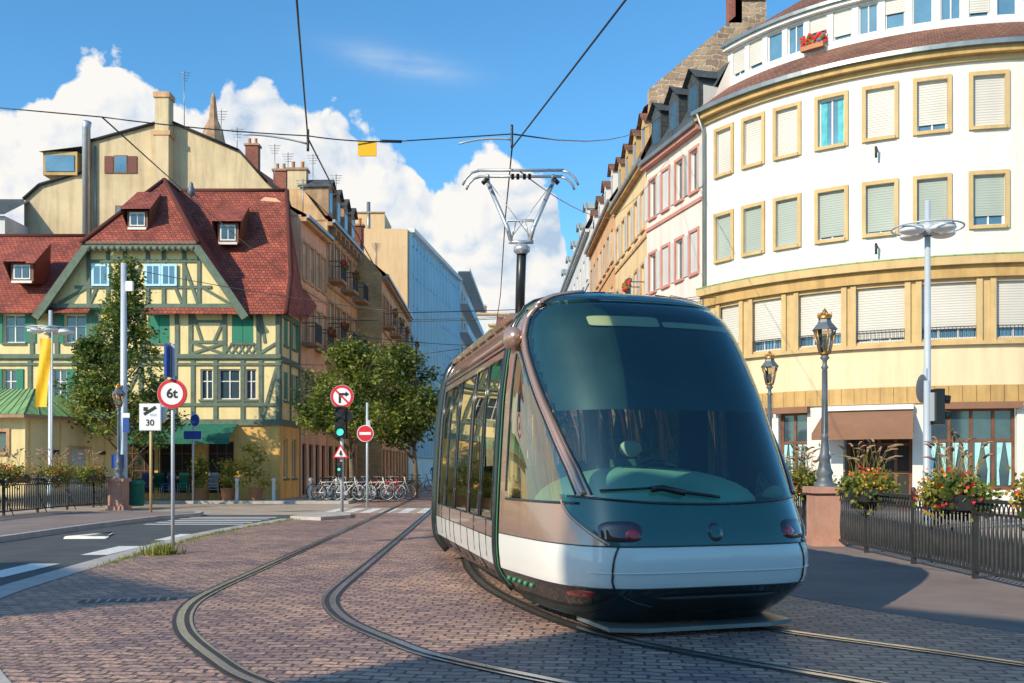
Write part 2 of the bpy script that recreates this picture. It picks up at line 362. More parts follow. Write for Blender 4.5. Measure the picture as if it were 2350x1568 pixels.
        if shut:
            if closed:
                s.box('shutters',shut,a,a+w/2-.01,-.05,-.015,c,d); s.box('shutters',shut,a+w/2+.01,b_,-.05,-.015,c,d)
            else:
                q=w/2; o=tw if trim else 0.02
                s.box('shutters',shut,a-o-q,a-o,.012,.05,c,d); s.box('shutters',shut,b_+o,b_+o+q,.012,.05,c,d)
def body(b,P0,P1,depth,H,m='cream',part='side_walls',z0=0):
    d=Vector((P1[0]-P0[0],P1[1]-P0[1])).normalized(); Nn=Vector((d.y,-d.x)); A=Vector(P0);C=Vector(P1); D=A-Nn*depth;E=C-Nn*depth
    for p,q in ((A,D),(D,E),(E,C)):
        b.quad(part,m,(q.x,q.y,z0),(p.x,p.y,z0),(p.x,p.y,H),(q.x,q.y,H))
    b.quad(part,m,(A.x,A.y,H-.3),(C.x,C.y,H-.3),(E.x,E.y,H-.3),(D.x,D.y,H-.3))
def townhouse(name,P0,P1,depth,H,nb,zs,wh,ww,wm,trim=None,shut=None,roof='tile',rh=3.0,rset=1.5,side=None,balc=(),g0=True,fm='white',cornice=None,dorm=0,closedp=.2,gm='glass',dm='white',rb=1.25):
    b=B(name,(P0[0],P0[1],0)); f=Fac(b,P0,P1); L=f.len; side=side or wm
    body(b,P0,P1,depth,H,side)
    bw=L/nb
    for zi,z in enumerate(zs):
        for i in range(nb):
            u=bw*(i+.5)
            cl=R()<closedp
            f.win(u,z,ww,wh,fm=fm,trim=trim,tw=.12,shut=shut,closed=cl and shut is not None,sill=None if trim else side,blind=0 if shut else random.choice([0,0,.3,.6]),gm=gm)
            if zi in balc and i%2==0:
                f.box('balconies','sanddk',u-ww*.8,u+ww*.8,0.01,.75,z-.25,z-.1)
                for k in range(13):
                    x=u-ww*.78+ww*1.56*k/12; f.box('balcony_railings','iron',x-.012,x+.012,.68,.71,z-.1,z+.8)
                f.box('balcony_railings','iron',u-ww*.8,u+ww*.8,.67,.72,z+.8,z+.84)
                for q in (u-ww*.8,u+ww*.8-.03): f.box('balcony_railings','iron',q,q+.03,.05,.67,z+.8,z+.84)
                if R()<.6:
                    for _ in range(60):
                        p=Vector(f.m(u+ru(-.7,.7)*ww,.74+ru(-.08,.1),z+.75+ru(-.15,.2))); s_=.06
                        b.quad('balcony_plants',random.choice(['leafa','leafb','flr']),p+Vector((-s_,0,-s_)),p+Vector((s_,0,-s_)),p+Vector((s_,ru(-.05,.05),s_)),p+Vector((-s_,0,s_)))
    if g0:
        for i in range(nb):
            f.win(bw*(i+.5),.15,bw*.62,2.5,fm='brown',mull=1,gm='glass')
    f.wall('walls',wm,0,L,0,H)
    cm=cornice or trim or side
    f.box('cornice',cm,-.05,L+.05,.01,.28,H-.32,H-.12); f.box('cornice','gutter',-.05,L+.05,.28,.42,H-.16,H)
    for z in zs[:1]+zs[-1:]:
        f.box('string_course',cm,0,L,.004,.07,z-.52,z-.38)
    b.quad('roof',roof,f.m(0,.3,H),f.m(L,.3,H),f.m(L,-rset,H+rh),f.m(0,-rset,H+rh))
    b.quad('roof',roof,f.m(0,-rset,H+rh),f.m(L,-rset,H+rh),f.m(L,-depth*.55,H+rh*rb),f.m(0,-depth*.55,H+rh*rb))
    b.quad('roof',roof,f.m(0,-depth*.55,H+rh*rb),f.m(L,-depth*.55,H+rh*rb),f.m(L,-depth,H),f.m(0,-depth,H))
    for u in (0,L):
        v=[f.m(u,.0,H-.1),f.m(u,-rset,H+rh),f.m(u,-depth*.55,H+rh*rb),f.m(u,-depth,H-.1)]
        b.quad('gable_walls',side,*(v if u==0 else v[::-1]))
    for i in range(dorm):
        u=L*(i+.5)/dorm
        f.box('dormers',dm,u-.5,u+.5,-rset,-.05,H+.35,H+1.9)
        f.box('dormer_windows','glass',u-.33,u+.33,-.05,-.04,H+.6,H+1.7)
        b.quad('dormer_roofs',roof,f.m(u-.65,.15,H+1.85),f.m(u,.15,H+2.4),f.m(u,-rset-.4,H+2.4),f.m(u-.65,-rset-.4,H+1.85))
        b.quad('dormer_roofs',roof,f.m(u,.15,H+2.4),f.m(u+.65,.15,H+1.85),f.m(u+.65,-rset-.4,H+1.85),f.m(u,-rset-.4,H+2.4))
        b.quad('dormers',dm,f.m(u-.5,-.05,H+1.9),f.m(u+.5,-.05,H+1.9),f.m(u,-.05,H+2.35))
    return b,f
def chimney(b,x,y,z0,z1,w=.8,d=.5,m='rbrick'):
    b.box('chimney',m,(x,y,(z0+z1)/2),(w,d,z1-z0)); b.box('chimney_cap','sanddk',(x,y,z1+.06),(w+.16,d+.16,.12))
    for k in (-.25,.25): b.lathe('chimney_pots','pot',(x+k*w,y,z1+.12),[(.1,0),(.09,.35),(.11,.4)],8)
def antenna(b,x,y,z,h=2):
    b.tube('antenna','gutter',[(x,y,z),(x,y,z+h)],.025,5)
    for k in range(4): b.tube('antenna','gutter',[(x-.35+.05*k,y,z+h-.15*k-.1),(x+.35-.05*k,y,z+h-.15*k-.1)],.015,4)

# ================================================================== GROUND
def crom(P,n=10):
    out=[]
    for i in range(len(P)-1):
        p0=Vector(P[max(i-1,0)]);p1=Vector(P[i]);p2=Vector(P[i+1]);p3=Vector(P[min(i+2,len(P)-1)])
        for k in range(n):
            t=k/n; out.append(.5*((2*p1)+(p2-p0)*t+(2*p0-5*p1+4*p2-p3)*t*t+(3*p1-p0-3*p2+p3)*t**3))
    out.append(Vector(P[-1])); return out
def offs(C,o):
    out=[]
    for i,p in enumerate(C):
        t=(C[min(i+1,len(C)-1)]-C[max(i-1,0)]).normalized(); out.append(p+Vector((-t.y,t.x))*o)
    return out
def band(b,part,m,A,Bb,z):
    n=len(A); vs=[(p.x,p.y,z) for p in A]+[(p.x,p.y,z) for p in Bb]
    fs=[[i,i+1,n+i+1,n+i] for i in range(n-1)]
    b.add(part,m,vs,fs)
g=B('ground'); g.quad('ground_sheet','ground',(-900,-300,0),(900,-300,0),(900,1500,0),(-900,1500,0)); g.done()
K=[(-.2,3.2),(-1.8,4.8),(-3.3,6.6),(-4.3,8.2),(-5.1,9.8),(-5.65,11),(-5.95,13.3),(-6.35,17.7),(-6.6,22.5),(-6.2,28.5)]
Kc=crom(K,6)
RB=[(12,2),(8,5),(5.5,7.6),(4.5,8.7),(3.3,10.9),(2.3,14),(1.9,20),(1.6,31)]
RBc=crom(RB,6)
road=B('road')
pts=[(-10,-20)]+[(0.5,-20),(0.2,2.5)]+[(p.x,p.y) for p in Kc]+[(-6.2,31),(-10,31)]
road.prism('asphalt_lane','asphalt',pts,-.05,.004)
road.prism('crossing_asphalt','crossing',[(-40,31),(1.6,31),(5.2,31),(5.2,40.5),(-40,40.5)],-.05,.005)
road.prism('far_street','asphaltp',[(-6.6,40.5),(3.2,40.5),(2.6,150),(-3.4,150),(-5.0,102),(-6.8,80)],-.05,.006)
for y0 in (9.9,13.2,16.6,20):
    road.quad('lane_dashes','mark',(-7.2,y0,.009),(-6.75,y0,.009),(-6.85,y0+1.9,.009),(-7.3,y0+1.9,.009))
for i in range(9):
    x=-6.2+i*.62; road.quad('zebra_crossing','mark',(x,32.3,.009),(x+.34,32.3,.009),(x+.28,36,.009),(x-.06,36,.009))
for i in range(5):
    y=25.6+i*.9; road.quad('zebra_crossing','mark',(-9.5,y,.009),(-6.95,y,.009),(-6.95,y+.32,.009),(-9.5,y+.32,.009))
road.tube('yield_triangle','mark',[(-9.2,20.5,.006),(-8.4,20.5,.006),(-8.8,22,.006),(-9.2,20.5,.006)],.05,4)
road.done()
cb=B('cobbled_tramway')
left=[(p.x,p.y) for p in Kc]
pts=left+[(-6.2,31)]+[(1.6,31)]+[(p.x,p.y) for p in RBc[::-1]]+[(12,-6),(.5,-6)]
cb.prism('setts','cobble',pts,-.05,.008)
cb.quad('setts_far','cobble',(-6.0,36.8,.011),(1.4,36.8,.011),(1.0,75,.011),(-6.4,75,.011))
cb.quad('setts_far','cobble',(-6.2,31,.0105),(1.6,31,.0105),(1.5,32.1,.0105),(-6.2,32.1,.0105))
band(cb,'kerb_edge','kerb',Kc,offs(Kc,.42),.014)
cb.box('drain_grate','groove',(-4.2,10.9,.010),(1.0,.28,.004),.25)
for k in range(9): cb.box('drain_bars','kerb',(-4.6+k*.1,10.8+k*.026,.013),(.03,.26,.004),.25)
cb.done()
tr=B('tram_tracks')
T1=crom([(3.6,4.1),(2.2,4.6),(1.0,5.2),(.0,6.0),(-1.09,7.11),(-1.6,7.89),(-2.22,9.10),(-2.62,10.35),(-2.79,11.6),(-2.87,14),(-3.0,18.5),(-3.2,25),(-3.5,34),(-4.2,53),(-5.3,80),(-5.6,100)],10)
T2=crom([(7.2,3.6),(5.3,4.9),(3.9,6.1),(2.9,7.2),(1.5,8.85),(.72,11),(.25,13.4),(-.05,17),(-.3,24),(-.8,40),(-1.6,60),(-2.4,80),(-2.6,100)],10)
for T in (T1,T2):
    for s_ in (-1,1):
        for a,b_,m,z in ((.635,.825,'groove',.013),(.715,.785,'rail',.018),(.64,.668,'rail',.017)):
            band(tr,'rail_'+m,m,offs(T,s_*a),offs(T,s_*b_),z)
tr.done()
pv=B('pavement')
LP=[(-14.6,-10),(-10.0,-10),(-10.0,18),(-10.1,24),(-9.9,28),(-9.4,30),(-9.6,31),(-14.6,31.2)]
pv.prism('left_pavement_kerb','kerb',LP,0,.115)
pv.prism('left_pavement','asphaltp',[(-14.6,-10),(-10.18,-10),(-10.18,18),(-10.28,24),(-10.08,28),(-9.6,30),(-9.8,30.8),(-14.6,31)],.115,.12)
RP=[(p.x,p.y) for p in RBc if p.x<6.3]+[(1.6,31),(6.35,31),(6.35,6.6)]
pv.prism('right_pavement','asphaltp',RP,-.05,.012)
pv.prism('quay_paving','paving',[(-60,41),(-6.9,41),(-7.0,78),(-11,78),(-11,44.5),(-60,44.5)],0,.10)
pv.prism('quay_kerb','kerb',[(-60,40.8),(-6.7,40.8),(-6.8,78),(-6.9,78),(-6.9,40.99),(-60,40.99)],0,.12)
pv.prism('terrace_paving','paving',[(6.9,20),(60,20),(60,45),(6.9,45)],0,.05)
pv.prism('traffic_island','kerb',[(-6.3,28.3),(-5.3,27.6),(-4.7,29),(-5.0,31),(-6.0,31)],0,.1)
pv.done()
gt=B('kerb_grass')
vs=[];fs=[]
KG=[p for p in Kc if p.y>14]
for i in range(1300):
    p=random.choice(KG[-16:]) if R()<.6 else random.choice(KG); cx=p.x+ru(-.05,.1)+(.25 if R()<.1 else 0); cy=p.y+ru(-.4,.4); h=ru(.03,.08); a=ru(0,6.3)
    o=len(vs); vs+=[(cx,cy,0),(cx+.02*math.cos(a),cy+.02*math.sin(a),0),(cx+ru(-.04,.04),cy+ru(-.04,.04),h)]; fs.append([o,o+1,o+2])
for i in range(160):
    cx=-5.9+random.gauss(0,.13); cy=16.7+random.gauss(0,.12); h=ru(.1,.28); a=ru(0,6.3); o=len(vs)
    vs+=[(cx,cy,0),(cx+.03*math.cos(a),cy+.03*math.sin(a),0),(cx+ru(-.1,.1),cy+ru(-.08,.08),h)]; fs.append([o,o+1,o+2])
gt.add('blades','leafa',vs,fs,False,False)
vs=[];fs=[]
for i in range(260):
    cx,cy=ru(-5,5.8),ru(7,24); a=ru(0,6.3); s_=ru(.012,.03); o=len(vs)
    vs+=[(cx,cy,.022),(cx+s_*math.cos(a),cy+s_*math.sin(a),.026),(cx+s_*math.cos(a+1.4),cy+s_*math.sin(a+1.4),.022)]; fs.append([o,o+1,o+2])
gt.add('fallen_leaves','leafy',vs,fs,False,False); gt.done()

# ================================================================== ROUND BUILDING
b=B('round_corner_building',(9,38,0))
CC=(17.87,43.84); RR=11.6; T0=math.radians(64)
f=Fac(b,C=CC,Rr=RR,t0=T0); UA=lambda t:(64-t)*math.pi/180*RR; UE=UA(-55)
taus=[58,51,44,36,28,20,11.5,3,-6,-15,-24,-33,-42]; spc=[6.9,7,7.4,8,8,8.2,8.6]+[9]*6
bl1=[.98,.98,.98,0,.98,.86,.97,.9,.5,.98,0,.9,.9]; bl2=[.98,.98,.98,.93,.94,.98,.8,.98,.98,.7,.9,.9,.9]
for i,t in enumerate(taus):
    w=spc[i]*.56*math.pi/180*RR
    f.win(UA(t),12.62,w,1.66,trim='ochrelt',tw=.13,tp=.07,blind=bl1[i],mull=1,curtain='curtain' if bl1[i]==0 else None,gm='glassb')
    f.win(UA(t),9.38,w,1.66,trim='ochrelt',tw=.13,tp=.07,blind=bl2[i],bm='slatg',mull=1,gm='glassb')
for t,wd in ((56.5,6.3),(48,7.6),(38,9.2),(28,9.4),(17.5,10),(6,10.8),(-6,11),(-18,11),(-30,11),(-42,11)):
    w=wd*.90*math.pi/180*RR
    f.win(UA(t),5.72,w,1.85,fm='white',blind=random.choice([.8,.82,.93]),mull=2,rec=.2,gm='glassb')
    u=UA(t)
    f.box('balcony_railings','iron',u-w/2,u+w/2,-.03,0,6.1,6.13)
    for k in range(int(w/.12)): x=u-w/2+.06+k*.12; f.box('balcony_railings','iron',x-.008,x+.008,-.025,-.01,5.74,6.1)
    for s_ in (-1,1):
        f.box('piers','ochrelt',u+s_*w/2-(.08 if s_>0 else .1),u+s_*w/2+(.1 if s_>0 else .08),.0,.07,5.62,7.68)
for t,wd in ((58,5),(50.5,6.5),(43,5.5),(14,13.5),(-2,12),(-16,12),(-30,12)):
    w=wd*math.pi/180*RR; u=UA(t)
    f.win(u,.75,w,2.7,fm='brown',mull=3 if wd>8 else 1,trans=1,rec=.25,fw=.11,gm='glass')
    f.box('fabric_pelmet','brownaw',u-w/2-.1,u+w/2+.1,.0,.25,3.4,3.62)
    n=3 if wd>8 else 1
    for k in range(n+1):
        a=u-w/2+w*k/(n+1)+.12; e=a+w/(n+1)-.22; q=(e-a)
        for (x0,x1) in ((a,a+q*.42),(e,e-q*.42)):
            b.quad('curtains','curtainp',f.m(x0,-.21,2.3),f.m(x1,-.21,2.3),f.m((x0*2+x1)/3,-.205,1.4),f.m((x0+x1)/2,-.21,.9),f.m(x0,-.21,.9))
u0,u1=UA(34),UA(23); f.win((u0+u1)/2,.05,u1-u0,2.9,fm='brown',mull=3,trans=2,rec=.5,fw=.12,gm='dark')
f.wall('walls_ground','whitewall',0,UE,0,3.62)
f.box('stone_band','ochre',0,UE,.0,.08,3.62,4.18)
k=0.15
while k<UE: f.box('stone_band_joints','brown',k,k+.015,.08,.083,3.64,4.16); k+=.42
f.wall('walls_first','creamlow',0,UE,4.18,5.5)
f.wall('walls_band','ochrelt',0,UE,5.5,7.7,rec=.22)
f.box('sill_band','ochrelt',0,UE,.07,.16,5.5,5.62)
f.box('cornice_mid','ochre',0,UE,.005,.16,7.7,8.1); f.box('cornice_mid','ochrelt',0,UE,.0,.34,8.1,8.38); f.box('cornice_mid','greenmetal',0,UE,.0,.36,8.38,8.42)
f.wall('walls_upper','whitewall',0,UE,8.42,14.85)
f.box('eaves','ochrelt',-.1,UE,.0,.12,14.75,14.92);f.box('eaves','ochre',-.1,UE,.0,.36,14.92,15.12); f.box('gutter','gutter',-.1,UE,.30,.52,15.12,15.27)
f.strip('roof_skirt','tileb',-.1,UE,(.45,15.25),(-1.15,16.45))
f2=Fac(b,C=CC,Rr=RR-1.2,t0=T0); U2=lambda t:(64-t)*math.pi/180*(RR-1.2); E2=U2(-55)
t=60.5; i=0
while t>-50:
    f2.win(U2(t),16.72,.66,1.05,blind=random.choice([0,0,.5,.9,.95,.85]),mull=0 if i%3 else 1,gm='glassb',rec=.12,fw=.05)
    t-=4.9; i+=1
f2.wall('attic_walls','white',0,E2,16.4,17.95)
f2.box('attic_fascia','white',-.05,E2,.01,.22,17.85,18.0); f2.box('attic_gutter','gutter',-.05,E2,.2,.33,17.98,18.1)
f2.strip('upper_roof','tileb',-.05,E2,(.25,18.08),(-4.5,21.2))
b.quad('end_wall','whitewall',f.m(0,0,0),f.m(0,0,16.4),f.m(0,-8,16.4),f.m(0,-8,0))
b.quad('end_wall_attic','white',f2.m(0,0,16.3),f2.m(0,0,18),f2.m(0,-6,20.5),f2.m(0,-6,16.3))
ua,ub=UA(37),UA(22.8)
f.strip('awning','brownaw',ua,ub,(1.35,2.62),(.1,3.42)); f.strip('awning','brownaw',ua,ub,(1.35,2.62),(1.35,2.4))
for q in (ua,ub): b.quad('awning','brownaw',f.m(q,.1,3.42),f.m(q,1.35,2.62),f.m(q,.1,2.62))
f.box('awning_box','white',ua,ub,.0,.25,3.42,3.58)
b.tube('downpipe','gutter',[f.m(.25,.5,15.1),f.m(.2,.12,14.4),f.m(.2,.12,.2)],.06,8)
for k in range(120):
    p=Vector(f2.m(U2(41.5)+ru(-.45,.45),.18+ru(-.12,.12),16.75+ru(-.1,.35))); s_=.05
    b.quad('geraniums','flr' if R()<.6 else 'leafa',p+Vector((-s_,0,-s_)),p+Vector((s_,0,-s_)),p+Vector((s_,ru(-.05,.05),s_)),p+Vector((-s_,0,s_)))
f2.box('flower_box','pot',U2(41.5)-.42,U2(41.5)+.42,.12,.32,16.55,16.72)
for z in (12.2,8.95): b.tube('wall_anchor','iron',[f.m(UA(28.5),0,z),f.m(UA(28.5),.25,z+.05),f.m(UA(28.5),.2,z-.3)],.04,6)
b.done()
# ------------------------------------------------------------------ right street
b,f=townhouse('pink_trim_townhouse',(6.0,44.3),(7.42,38.85),9,15,4,[12.45,9.2,6.0],1.65,.72,'pinkwall',trim='pink',shut='wshut',roof='slate',rh=2.5,rset=1.2,dorm=3,closedp=.3,dm='slate',rb=1.05)
b.done()
b=B('stone_gable_building',(8,45,0))
P=[(6.2,16),(6.2,18.6),(10.1,21.9),(10.1,23),(11.5,23),(11.5,20),(14,18),(14,14),(6.2,14)]
b.add('gable_wall','rubble',[(x,45.0,z) for x,z in P],[list(range(len(P)))[::-1]])
for i in range(len(P)-1):
    b.quad('coping','sand',(P[i][0],45,P[i][1]),(P[i+1][0],45,P[i+1][1]),(P[i+1][0],45.5,P[i+1][1]),(P[i][0],45.5,P[i][1]))
b.quad('roof','tileb',(6.0,45.3,17.9),(10.6,45.3,21.4),(10.6,53,21.4),(6.0,53,17.9))
chimney(b,10.85,45.25,22.6,23.8,1.0,.7); chimney(b,10.1,45.3,21.6,24.3,.6,.6); antenna(b,11.4,45.5,22,2)
b.done()
b,f=townhouse('cream_townhouse',(5.5,53),(6.02,44.45),9,15.3,5,[12.3,9.0,5.8],1.7,.8,'creamfar',trim='sand',shut='wshut',roof='tileb',rh=3.2,rset=1.2,dorm=4,dm='ochrelt',balc=(1,)); b.done()
b,f=townhouse('orange_townhouse',(5.2,66),(5.48,53.1),9,15.8,7,[12.7,9.6,6.5,3.6],1.7,.9,'orangefar',trim='sand',shut='wshut',roof='tileb',rh=2.5,rset=1.4,dorm=4,dm='white',balc=(2,),g0=False); b.done()
b,f=townhouse('white_townhouse',(4.7,95),(5.15,66.2),10,17.5,10,[14.3,11.2,8.1,5],1.8,1.1,'greyw',trim=None,shut=None,roof='zinc',rh=3.2,rset=1.4,dorm=5,dm='greyw',side='greyw',g0=False); b.done()
# ------------------------------------------------------------------ half-timbered house
b=B('half_timbered_house',(-16,46,0))
fy=44.0
f=Fac(b,(-25,fy),(-10.25,fy)); X=lambda x:x+25
for x,cl in ((-22.0,False),(-19.3,False),(-15.6,True),(-11.9,True)):
    f.win(X(x),7.0,.95,1.25,fm='white',shut='gshut',closed=cl,mull=1,trans=1,sill='timber')
for x,w in ((-22.2,.6),(-20.0,.65),(-13.5,.55),(-12.5,.95),(-11.55,.5)):
    f.win(X(x),4.5,w,1.35,fm='white' if x<-13 else 'greyw',shut='gshut' if x<-19 else None,mull=1,trans=1,sill='timber',gm='glass')
for x,w,h in ((-19.5,1.2,2.4),(-16.6,1.6,2.3),(-14.9,1.5,2.3),(-12.9,1.2,2.3)):
    f.win(X(x),.35,w,h,fm='brown',mull=2,trans=2,gm='dark',rec=.3)
f.wall('ground_floor_wall','oplaster',0,14.75,0,3.4)
f.wall('upper_wall','yplaster',0,14.75,3.4,8.5)
f.box('timber_frame','timber',0,14.8,.0,.10,3.35,3.62); f.box('timber_frame','timber',0,14.8,.0,.085,6.25,6.5); f.box('timber_frame','greenp',X(-20.5),X(-12.0),.09,.2,8.42,8.56)
f.box('timber_frame','timber',0,14.8,.0,.083,8.3,8.5)
f.box('timber_frame','timber',0,14.8,.0,.07,4.2,4.34); f.box('timber_frame','timber',0,14.8,.0,.07,6.0,6.12)
f.box('carved_band','timber',0,14.8,.08,.14,6.3,6.42)
posts=[-25,-24,-23,-21.3,-20.7,-18.5,-17.6,-16.4,-14.9,-14.1,-13.1,-11.9,-11.1,-10.35]
posts2=[-25,-24,-22.9,-21.2,-20.1,-18.6,-17.5,-16.3,-14.8,-14.2,-12.7,-11.2,-10.35]
for x in posts: f.beam(X(x),3.55,X(x),6.3,.18)
for x in posts2: f.beam(X(x),6.45,X(x),8.35,.18)
for a,c in ((-24,-23),(-18.5,-17.6),(-17.6,-16.4),(-16.4,-15.1),(-11.1,-10.35)):
    f.beam(X(a)+.05,3.6,X(c)-.05,5.9,.14)
for a,c in ((-17.6,-18.5),(-14.9,-16.1)): f.beam(X(a),3.6,X(c),5.9,.14)
for a,c in ((-14.2,-12.7),(-24,-23.0),(-18.5,-17.5),(-16.4,-17.4),(-11.2,-10.4),(-12.7,-14.1)):
    f.beam(X(a),6.5,X(c),7.0,.12); f.beam(X(a)+.1,8.3,X(a)+(c-a)*.35,7.0,.12)
for k in range(5):
    x=-12.7+k*.3; f.beam(X(x),6.5,X(x)+.3,6.95,.06); f.beam(X(x)+.3,6.5,X(x),6.95,.06)
f.box('timber_frame','timber',X(-14.2),X(-12.7),.0,.06,6.98,7.1); f.box('timber_frame','timber',X(-14.2),X(-12.7),.0,.06,7.9,8.0)
gy=43.75
G=[(-20.4,8.5),(-11.95,8.5),(-13.75,11.15),(-18.6,11.15)]
fg=Fac(b,(-25,gy),(-10,gy))
b.quad('gable_wall','yplaster',*[(x,gy,z) for x,z in G])
b.quad('gable_wall','yplaster',(-20.4,gy,8.5),(-20.4,fy,8.5),(-11.95,fy,8.5),(-11.95,gy,8.5))
for x in (-18.6,-17.75,-17.0,-16.0,-15.3,-14.4,-13.75): fg.beam(X(x),8.6,X(x),11.0,.16)
fg.box('timber_frame','timber',X(-19.2),X(-13.2),.0,.06,9.35,9.48); fg.box('timber_frame','timber',X(-18.6),X(-13.8),.0,.065,10.5,10.62)
fg.box('timber_frame','timber',X(-20.4),X(-11.95),.0,.09,8.5,8.68)
for a,c in ((-18.55,-17.8),(-17.0,-16.3),(-14.5,-15.2),(-19.9,-18.7),(-12.4,-13.6),(-13.8,-14.4)):
    fg.beam(X(a),8.7,X(c),9.4 if abs(a-c)>1 else 10.4,.13)
for x,w in ((-18.05,.62),(-15.75,.55),(-15.05,.55)):
    fg.box('gable_windows','bluew',X(x)-w/2-.08,X(x)+w/2+.08,.07,.12,9.45,10.42)
    fg.box('gable_window_glass','glassb',X(x)-w/2+.03,X(x)-.03,.12,.13,9.55,10.32); fg.box('gable_window_glass','glassb',X(x)+.03,X(x)+w/2-.03,.12,.13,9.55,10.32)
fgg=Fac(b,(-25,43.42),(-10,43.42))
for sgn,xs in ((1,[(-20.75,8.0),(-20.2,8.75),(-19.5,9.75),(-18.8,10.75),(-18.45,11.25)]),(-1,[(-11.6,8.0),(-12.1,8.75),(-12.8,9.75),(-13.5,10.75),(-13.85,11.25)])):
    for i in range(4):
        fgg.beam(X(xs[i][0]),xs[i][1],X(xs[i+1][0])+.02*sgn,xs[i+1][1]+.03,.34,0,.16,'barge_boards','timber')
fgg.box('barge_boards','timber',X(-18.5),X(-13.8),0,.17,11.0,11.32)
for k in range(18): b.lathe('scalloped_edge','timber',(-18.4+k*.265,43.3,10.9),[(.02,0),(.12,.1),(.12,.2)],8)
ry=48.2
b.quad('main_roof','tile',(-16.2,43.45,8.2),(-9.85,43.45,8.2),(-9.95,44.6,10.2),(-10.9,ry,14.9),(-16.2,ry,14.9))
b.quad('main_roof','tile',(-10.9,ry,14.9),(-9.95,52,10.2),(-16.1,52,10.2),(-16.1,ry,14.9))
b.quad('main_roof','tile',(-9.85,43.45,8.2),(-9.8,47.6,8.6),(-9.95,52,10.2),(-10.9,ry,14.9),(-9.95,44.6,10.2))
b.quad('wing_roof','tile',(-32,43.45,8.25),(-18.5,43.45,8.25),(-18.5,ry,12.7),(-32,ry,12.7))
b.quad('wing_roof','tile',(-32,ry,12.7),(-18.5,ry,12.7),(-18.5,52,9),(-32,52,9))
RX,RZ=-16.2,14.9
b.quad('cross_roof','tile',(-20.9,43.25,8.0),(-18.65,43.25,11.25),(RX,46.4,RZ),(RX,52,RZ),(-20.9,52,8.0))
b.quad('cross_roof','tile',(-11.45,43.25,8.0),(-11.45,52,8.0),(RX,52,RZ),(RX,46.4,RZ),(-13.7,43.25,11.25))
b.quad('hip_roof','tile',(-18.75,43.2,11.2),(-13.6,43.2,11.2),(RX,46.4,RZ+.02))
for p,q in (((-18.7,43.2,11.25),(RX,46.4,RZ)),((-13.6,43.2,11.25),(RX,46.4,RZ)),((RX,46.4,RZ),(RX,48.2,RZ)),((-16,ry,14.9),(-10.9,ry,14.9)),((-10.9,ry,14.9),(-9.9,44.6,10.2)),((-9.9,44.6,10.2),(-9.85,43.4,8.2)),((-32,ry,12.7),(-19,ry,12.7))):
    b.tube('ridge_tiles','tile',[p,q],.11,8)
def dormer(x,y,z,w=.9,h=.8,rd=1.6):
    b.box('dormer_cheeks','brown',(x,y+.6,z+h/2),(w,1.2,h)); b.box('dormer_sill','white',(x,y-.02,z-.04),(w*.9,.1,.1))
    b.box('dormer_window_frame','white',(x,y-.01,z+h*.5),(w*.74,.04,h*.8)); b.box('dormer_window_glass','glass',(x-w*.17,y-.04,z+h*.5),(w*.27,.03,h*.62)); b.box('dormer_window_glass','glass',(x+w*.17,y-.04,z+h*.5),(w*.27,.03,h*.62))
    b.quad('dormer_roof','tile',(x-w*.75,y-.35,z+h-.0),(x+w*.75,y-.35,z+h-.0),(x+w*.62,y+rd,z+h+1.25),(x-w*.62,y+rd,z+h+1.25))
    b.quad('dormer_gable','brown',(x-w*.7,y-.3,z+h-.03),(x-w*.58,y+rd,z+h+1.22),(x-w*.55,y+rd,z),(x-w*.5,y,z))
    b.quad('dormer_gable','brown',(x+w*.7,y-.3,z+h-.03),(x+w*.5,y,z),(x+w*.55,y+rd,z),(x+w*.58,y+rd,z+h+1.22))
dormer(-16.5,43.85,12.05,.9,.75,1.5); dormer(-12.95,45.4,11.75,.95,.9,1.6); dormer(-21.7,44.1,9.75,1.0,.8,1.5)
fs_=Fac(b,(-10.25,44),(-10.15,47.5))
for z,h in ((7.0,1.25),(4.5,1.3),(1,1.8)):
    for u in (1.0,2.5): fs_.win(u,z,.75,h,fm='white',shut='gshut' if z>2 else None,closed=(u<2),sill='timber')
fs_.wall('side_wall','yplaster',0,3.5,3.4,8.5); fs_.wall('side_wall_ground','oplaster',0,3.5,0,3.4)
for z in (3.5,6.3,8.3): fs_.box('timber_frame','timber',-.05,3.5,0,.08,z-.13,z+.13)
for u in (0.08,1.75,3.4): fs_.beam(u,3.5,u,8.4,.16)
b.quad('side_gable','yplaster',(-10.15,44.2,8.4),(-10.15,47.6,8.4),(-10.6,47.6,13.2))
b.quad('awning','teal',(-17.7,42.6,2.75),(-12.1,42.6,2.75),(-12.1,43.98,3.45),(-17.7,43.98,3.45)); b.quad('awning','teal',(-17.7,42.6,2.5),(-12.1,42.6,2.5),(-12.1,42.6,2.75),(-17.7,42.6,2.75))
b.done()
